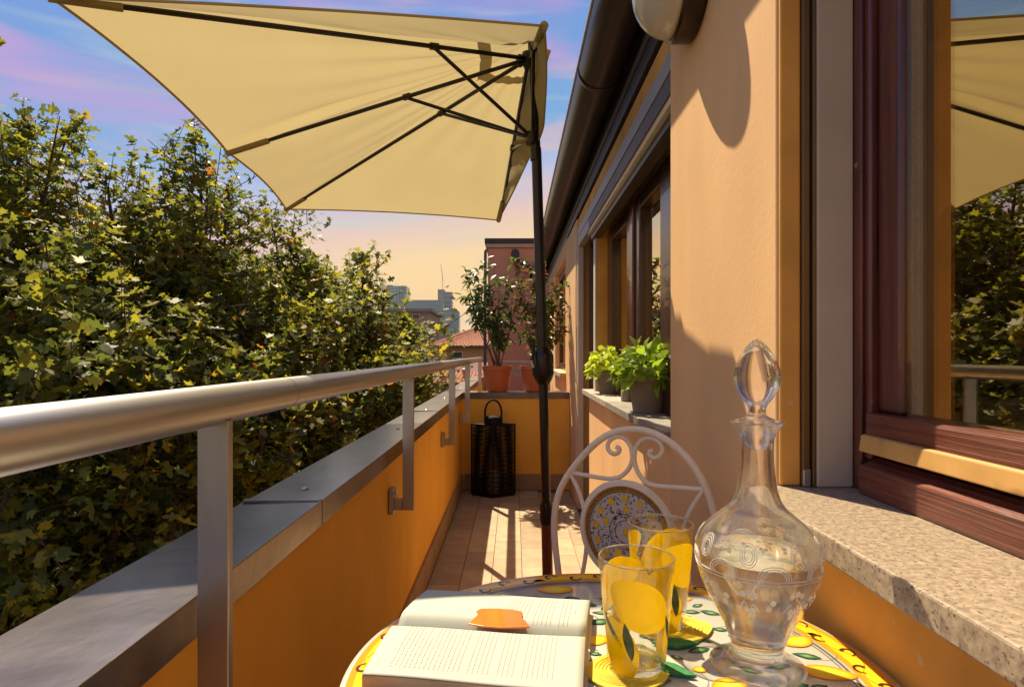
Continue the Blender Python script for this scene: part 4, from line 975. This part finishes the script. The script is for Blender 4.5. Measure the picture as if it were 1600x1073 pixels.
q, r_ = P(671, 500, 78), P(689, 500, 78); MB().box((q.x - .2, 76, -12), (r_.x, 86, P(0, 507, 78).z)).obj('side_wing', MAUVE, t)
MB().box((q.x, 75.5, P(0, 506, 78).z), (r_.x + .3, 86.5, P(0, 504, 78).z)).obj('wing_roof', CONC, t)

def hip_roof(mb, x0, x1, y0, y1, ze, zr_, rx0, rx1, ry):
    """ribbed hip roof front slopes"""
def tiled_slope(a, b, c_, d, rows, ribs, nm, parent, mat=ROOFT):
    """a,b eave left/right; d,c ridge left/right"""
    nrm = (b - a).cross(d - a).normalized(); 
    if nrm.z < 0: nrm = -nrm
    def f(u, v):
        p = a.lerp(b, u).lerp(d.lerp(c_, u), v); st = (v * rows) % 1.0
        return p + nrm * (.05 * abs(math.sin(u * ribs * math.pi)) + .035 * (1 - st))
    return MB().grid(f, ribs * 4, rows * 2).obj(nm, mat, parent, fix=False, kind='stuff')
hs = thing('hipped_house', 'ochre house under a hipped clay tile roof seen past the handrail', 'house', (-3.5, 42, -12))
Yh = 40
eL, eR, zE = P(671, 541, Yh), P(800, 541, Yh), P(0, 541, Yh).z
rg = P(742, 514, Yh + 5); rg2 = P(800, 514, Yh + 5)
tiled_slope(eL, Vector((rg2.x, Yh, zE)), Vector((rg2.x, Yh + 5, rg.z)), rg, 12, 22, 'roof', hs)
MB().tube([eL, rg], .14, 8).obj('hip_ridge', ROOFT, hs)
MB().box((eL.x + .4, Yh + .5, -12), (6, Yh + 10, zE - .02)).obj('wall', material('ochre render', (.42, .22, .10), .9, var=.1), hs)
MB().box((eL.x, Yh - .02, zE - .12), (6, Yh + .6, zE - .01)).obj('eave', WOODD, hs)
q, r_ = P(704, 549, Yh + .5), P(723, 560, Yh + .5); wd = MB().box((q.x, Yh + .42, r_.z), (r_.x, Yh + .49, q.z)).obj('window', WHITE, hs); MB().box((q.x + .05, Yh + .38, r_.z + .05), (r_.x - .05, Yh + .418, q.z - .05)).obj('pane', WIN, wd)
q, r_ = P(684, 549, Yh + .5), P(698, 575, Yh + .5); MB().box((q.x, Yh + .42, r_.z), (r_.x, Yh + .49, q.z)).obj('shutter', OCHRE, hs)
dm = thing('low_roof_house', 'low house with a wine red roof and clay tiled lean-to with two chimney pots', 'house', (-2.5, 27, -12))
z1 = P(0, 566, 30).z; z2 = P(0, 583, 26).z; z3 = P(0, 600, 24).z
xl, xr = P(672, 583, 26).x, P(800, 583, 26).x
MB().prism([(xl - .8, 30, z1), (xr, 30, z1), (xr, 26, z2), (xl, 26, z2)], (0, 0, -.1)).obj('upper_roof', ROOFD, dm)
tiled_slope(Vector((xl - 1.2, 24, z3)), Vector((xr, 24, z3)), Vector((xr, 25.95, z2)), Vector((xl - 1.0, 25.95, z2)), 6, 30, 'lean_to_roof', dm)
MB().box((xl - .9, 24.3, -12), (xr, 30, z3 - .05)).obj('wall', MAUVE, dm)
MB().box((xl - 1.2, 23.96, z3 - .16), (xr, 24.1, z3 - .02)).obj('eave', WOODD, dm)
for px in (690, 726):
    q = P(px, 588, 24.8); MB().lathe([(.10, -.15), (.08, .18), (.11, .20), (.11, .30), (.05, .33), (0, .33)], tuple(q), 12).obj('chimney_pot', TERRA, dm)
gr = thing('garden_shed', 'small shed with a brick red wall and green roof glimpsed through the lower leaves', 'shed', (-14, 16, -12))
MB().box((-17, 16, -12), (-10.5, 19, -3.2)).obj('wall', material('brick red render', (.35, .10, .07), .9), gr)
MB().box((-17.3, 15.6, -3.2), (-10.2, 19.3, -2.9)).obj('roof', material('green sheet roof', (.14, .30, .22), .5), gr)

# ------------------------------------------------------------------ trees
def maple():
    pts = [(0, 0), (.05, -.10), (-.02, -.30), (.20, -.30), (.30, -.20), (.44, -.58), (.56, -.40), (.62, -.20), (.80, -.24), (1.02, 0), (.80, .24), (.62, .20), (.56, .40), (.44, .58), (.30, .20), (.20, .30), (-.02, .30), (.05, .10)]
    v = np.array([(x, y, 0) for x, y in pts], float); v[:, 2] = -.35 * v[:, 0] ** 2 - .38 * np.abs(v[:, 1])
    return v
MAPLE = maple()
SIMPLE = np.array([(0, 0, 0), (.35, -.35, -.05), (.75, -.22, -.12), (1, 0, -.25), (.75, .22, -.12), (.35, .35, -.05)], float)
def leaf_cloud(name, pos, size, tone, mat, parent, shape=MAPLE, droop=.55, kind='stuff', seed=0):
    g_ = np.random.default_rng(seed); n_ = len(pos); k = len(shape)
    az = g_.uniform(0, 2 * np.pi, n_); pt = g_.normal(-droop, .45, n_); rl = g_.normal(0, .6, n_)
    d = np.stack([np.cos(az) * np.cos(pt), np.sin(az) * np.cos(pt), np.sin(pt)], 1)
    s = np.stack([-np.sin(az), np.cos(az), np.zeros(n_)], 1); u = np.cross(d, s) * -1
    s2 = s * np.cos(rl)[:, None] + u * np.sin(rl)[:, None]; u2 = -s * np.sin(rl)[:, None] + u * np.cos(rl)[:, None]
    s2 = s2 * g_.uniform(.45, 1.05, (n_, 1))
    V = pos[:, None, :] + size[:, None, None] * (shape[None, :, 0:1] * d[:, None, :] + shape[None, :, 1:2] * s2[:, None, :] + shape[None, :, 2:3] * u2[:, None, :])
    me = bpy.data.meshes.new(name); me.vertices.add(n_ * k); me.vertices.foreach_set('co', V.reshape(-1).astype(np.float32))
    me.loops.add(n_ * k); me.loops.foreach_set('vertex_index', np.arange(n_ * k, dtype=np.int32))
    me.polygons.add(n_); me.polygons.foreach_set('loop_start', np.arange(0, n_ * k, k, dtype=np.int32)); me.polygons.foreach_set('loop_total', np.full(n_, k, np.int32))
    at = me.attributes.new('tone', 'FLOAT', 'POINT'); at.data.foreach_set('value', np.repeat(tone, k).astype(np.float32))
    me.materials.append(mat); me.update(calc_edges=True)
    o = bpy.data.objects.new(name, me); link(o, parent)
    if kind: o['kind'] = kind
    return o
def one_leaf_mesh(tone):
    me = bpy.data.meshes.new('leaf'); me.from_pydata([tuple(v) for v in MAPLE], [], [tuple(range(len(MAPLE)))])
    at = me.attributes.new('tone', 'FLOAT', 'POINT'); at.data.foreach_set('value', [tone] * len(MAPLE)); me.materials.append(LEAF); return me
LM_ = [one_leaf_mesh(t_) for t_ in (.1, .3, .45, .55, .7, .85)]
def tree(label, trunk, leaders, seed, rmax=2.1, lsize=.13, dens=.72, single=120, slope=.42, ymin=None, yellow=0.):
    rs = np.random.default_rng(seed)
    t = thing('maple_tree', label, 'tree', (trunk[0], trunk[1], -12), 'maple trees beside the balcony')
    base = Vector((trunk[0], trunk[1], -12)); fork = Vector((trunk[0], trunk[1], trunk[2]))
    tk = MB().tube([base, base.lerp(fork, .5) + Vector((.08, .05, 0)), fork], [.24, .20, .15], 12).obj('trunk', BARK, t, smooth=True)
    P_ = []; T_ = []; bm_ = MB()
    for (top_, wide) in leaders:
        top_ = Vector(top_); mid = fork.lerp(top_, .5); mid.x += (top_.x - fork.x) * .25; mid.y += (top_.y - fork.y) * .25
        path = chaikin(chaikin([fork, fork.lerp(mid, .5) + Vector(tuple(rs.normal(0, .12, 3))), mid, mid.lerp(top_, .4) + Vector(tuple(rs.normal(0, .16, 3))), mid.lerp(top_, .75) + Vector(tuple(rs.normal(0, .13, 3))), top_]))
        bm_.tube(path, [.10, .07, .045, .02, .006], 7)
        for w_i in range(5):
            w0 = path[-1].lerp(path[-4], rs.uniform(0, 1)); d = Vector((rs.normal(0, .35), rs.normal(0, .35), 1)).normalized(); wl_ = rs.uniform(.2, .55)
            if w_i == 0: w0 = path[-1] - Vector((0, 0, .3)); d = Vector((0, 0, 1)); wl_ = .36
            bm_.tube([w0, w0 + d * wl_], [.006, .003], 4, cap=False); q = np.array([tuple(w0 + d * wl_ * (k + 1) / 4 + Vector(tuple(rs.normal(0, .035, 3)))) for k in range(4) for _ in range(3)])
            P_.append(q); T_.append(np.clip(rs.normal(.5, .2, len(q)), 0, 1))
        cum = [0.]
        for i in range(1, len(path)): cum.append(cum[-1] + (path[i] - path[i - 1]).length)
        Lt = cum[-1]; nb = int(Lt * 13 * dens)
        for j in range(nb):
            dtop = Lt * (j + rs.uniform(0, 1)) / nb; s_ = Lt - dtop
            i = min(len(path) - 2, max(0, int(np.searchsorted(cum, s_)) - 1)); p0 = path[i].lerp(path[i + 1], (s_ - cum[i]) / max(1e-6, cum[i + 1] - cum[i]))
            ln_ = min(rmax * wide, (.20 + .10 * math.sin(dtop * 5 + top_.x * 9)) + slope * dtop * wide) * min(1.5, float(rs.lognormal(-.35, .42))); az = rs.uniform(0, 2 * math.pi); up_ = rs.uniform(.1, 1.1)
            d = Vector((math.cos(az), math.sin(az), up_)).normalized()
            end = p0 + d * ln_; 
            if ln_ > .4: bm_.tube([p0, p0.lerp(end, .5) + Vector((0, 0, .06 * ln_)), end], [.018, .010, .004], 4, cap=False)
            if ln_ > .55:
                for _s in range(int(rs.integers(1, 4))):
                    b0_ = p0.lerp(end, rs.uniform(.4, 1.)); b1_ = b0_ + Vector((rs.normal(0, .13), rs.normal(0, .13), rs.uniform(.22, .62)))
                    bm_.tube([b0_, b1_], [.006, .003], 4, cap=False); q = np.array([tuple(b0_.lerp(b1_, (k + .6) / 5 )) for k in range(5) for _ in range(3)]) + rs.normal(0, .055, (15, 3))
                    P_.append(q); T_.append(np.clip(rs.normal(.5, .2, 15), 0, 1))
            wig = .72 + .5 * math.sin(az * 2 + dtop * 2.3 + top_.x * 5) * math.sin(dtop * 1.1 + top_.z * 3)
            nc_ = 1 + int(ln_ * 5.4); q = []
            for c_i in range(nc_):
                t_ = (c_i + rs.uniform(.3, 1.0)) / nc_; cen = np.array(p0.lerp(end, min(1.05, t_ * wig + .2))) + rs.normal(0, .10 * min(1, ln_ + .2), 3)
                m_ = int(rs.integers(5, 15)); q.append(cen + rs.normal(0, 1, (m_, 3)) * np.array([.085, .085, .06]) * (.6 + min(1, ln_)))
            q = np.concatenate(q); nl = len(q)
            P_.append(q); T_.append(np.clip(rs.normal(.34 + yellow, .2, nl) + rs.normal(0, .12) + (rs.random(nl) < .010) * .45, 0, 1))
    pos = np.concatenate(P_); tone = np.concatenate(T_)
    xx = VX + F * pos[:, 0] / pos[:, 1]; keep = (pos[:, 1] > 1.5) & (xx > -700) & (pos[:, 0] < -.95)
    pos = pos[keep]; tone = tone[keep]
    bo = bm_.obj('branches', BARK, t, smooth=True, auto=0, fix=False); bo['kind'] = 'stuff'
    size = lsize * np.clip(rs.lognormal(-.12, .30, len(pos)), .4, 1.6)
    vis = (VX + F * pos[:, 0] / pos[:, 1] > 0) & (VY - F * (pos[:, 2] - CZ) / pos[:, 1] < 1000)
    dist = np.where(vis, pos[:, 1], 99); near = np.argsort(dist)[:single]
    msk = np.ones(len(pos), bool); msk[near] = False
    leaf_cloud('crown', pos[msk], size[msk], tone[msk], LEAF, t, seed=seed)
    for i in near:
        az = rs.uniform(0, 6.28); pt = rs.normal(-.35, .4); d = Vector((math.cos(az) * math.cos(pt), math.sin(az) * math.cos(pt), math.sin(pt)))
        inst('leaf', LM_[int(rs.integers(0, 6)) if rs.random() < .4 else int(rs.integers(0, 4))], Matrix.Translation(pos[i]) @ basis(d, rs.normal(0, .6)) @ Matrix.Scale(float(size[i]), 4), t)
    return len(pos)
tot = 0
tot += tree('tall maple at the far left with yellowing sprays reaching highest above the rail', (-6.3, 7.4, -3.5), lsize=.098, slope=.85, leaders=[(P(45, 195, 7.0), 1.0), (P(112, 203, 7.2), .8), (P(-130, 120, 7), 1.1), (P(-330, 60, 7), 1.1), (P(165, 275, 7.6), 1.0), (P(232, 330, 7.9), 1.1), (P(20, 330, 6.2), 1.1), (P(90, 400, 6.0), 1.2), (P(190, 430, 6.6), 1.2), (P(-30, 250, 6.6), 1.0)], seed=21, yellow=.14)
tot += tree('maple with a dense pointed crown left of centre below the parasol tip', (-4.9, 8.7, -4), [(P(300, 216, 8.5), .85), (P(262, 300, 8.1), .9), (P(358, 300, 8.8), .75), (P(208, 345, 8.2), .9), (P(325, 262, 8.4), .7), (P(280, 430, 7.6), 1.3), (P(385, 420, 8.6), 1.2)], 22, yellow=.08, lsize=.098, slope=.85)
tot += tree('slender maple whose top stands under the middle parasol rib', (-4.2, 10.6, -4), [(P(425, 345, 10.2), .7), (P(462, 385, 10.4), .6), (P(395, 420, 10), .8), (P(487, 440, 10.8), .7), (P(440, 430, 10.2), 1.3), (P(500, 470, 10), 1.2)], 23, lsize=.112, yellow=.08, slope=.85)
tot += tree('yellowish maple nearest to the distant skyline', (-3.9, 12.8, -5), [(P(567, 402, 12), .62), (P(545, 430, 12.2), .6), (P(520, 440, 11.6), .6), (P(600, 458, 12.6), .6), (P(628, 500, 12.6), .6), (P(646, 520, 12.2), .5), (P(590, 520, 11), .6), (P(550, 470, 12), 1.3), (P(610, 520, 12), 1.2), (P(575, 500, 11.4), 1.3)], 24, lsize=.115, yellow=.16, slope=.8)
tot += tree('low dark maple with the largest leaves just outside the parapet', (-4.0, 5.0, -5), [(P(60, 490, 5.2), 1.1), (P(190, 500, 5.6), 1.0), (P(-150, 420, 4.8), 1.1), (P(320, 520, 6.2), .9), (P(430, 560, 7.0), .8)], 25, lsize=.122, single=260, rmax=1.7)
tot += tree('low shrubby maple below the handrail by the tiled lean-to', (-3.4, 9.0, -5), [(P(520, 560, 8.2), .8), (P(600, 580, 9.5), .7), (P(655, 600, 11), .6), (P(450, 520, 8), .8), (P(680, 630, 12), .5)], 26, lsize=.14, yellow=.08)
print('leaves', tot)
def far_trees(label, x0, x1, pyt, Y, dep, n_, seed, name='distant_grove', cat='trees'):
    rs = np.random.default_rng(seed); a, b = P(x0, pyt, Y), P(x1, pyt, Y)
    nc = 26; cx = rs.uniform(a.x, b.x, nc); cyy = rs.uniform(Y, Y + dep, nc); cz = a.z - rs.uniform(.4, 2.5, nc); cr_ = rs.uniform(1.2, 3.0, nc) * Y / 90
    i = rs.integers(0, nc, n_); v = rs.normal(0, 1, (n_, 3)); v /= np.linalg.norm(v, axis=1)[:, None]
    pos = np.stack([cx[i], cyy[i], cz[i] - cr_[i] * .6], 1) + v * cr_[i][:, None] * rs.uniform(.7, 1, (n_, 1))
    o = leaf_cloud(name, pos, np.full(n_, Y / 200) * rs.uniform(.6, 1.3, n_), np.clip(rs.normal(.5, .22, n_), 0, 1), LEAFD, None, SIMPLE, seed=seed); o['label'] = label; o['category'] = cat
far_trees('bright green distant grove between the apartment building and clay roof', 686, 770, 508, 90, 14, 9000, 31)
far_trees('line of distant tree tops along the horizon at the left', -500, 600, 545, 160, 40, 16000, 32)
far_trees('lower dark green hedge mass far below the balcony', -900, 680, 640, 30, 10, 14000, 33, 'hedge', 'hedge')

# ------------------------------------------------------------------ air
m = bpy.data.materials.new('haze'); m.use_nodes = True; t_ = m.node_tree; t_.nodes.remove(t_.nodes['Principled BSDF'])
pv_ = t_.nodes.new('ShaderNodeVolumePrincipled'); pv_.inputs['Color'].default_value = (.80, .84, .90, 1); pv_.inputs['Density'].default_value = .00011; pv_.inputs['Anisotropy'].default_value = .2
t_.links.new(pv_.outputs[0], t_.nodes['Material Output'].inputs['Volume'])
hz = MB().box((-3200, -600, -13.5), (3200, 4200, 130)).obj('haze', m, None, kind='stuff'); hz['label'] = 'thin evening haze over the town'; hz['category'] = 'haze'
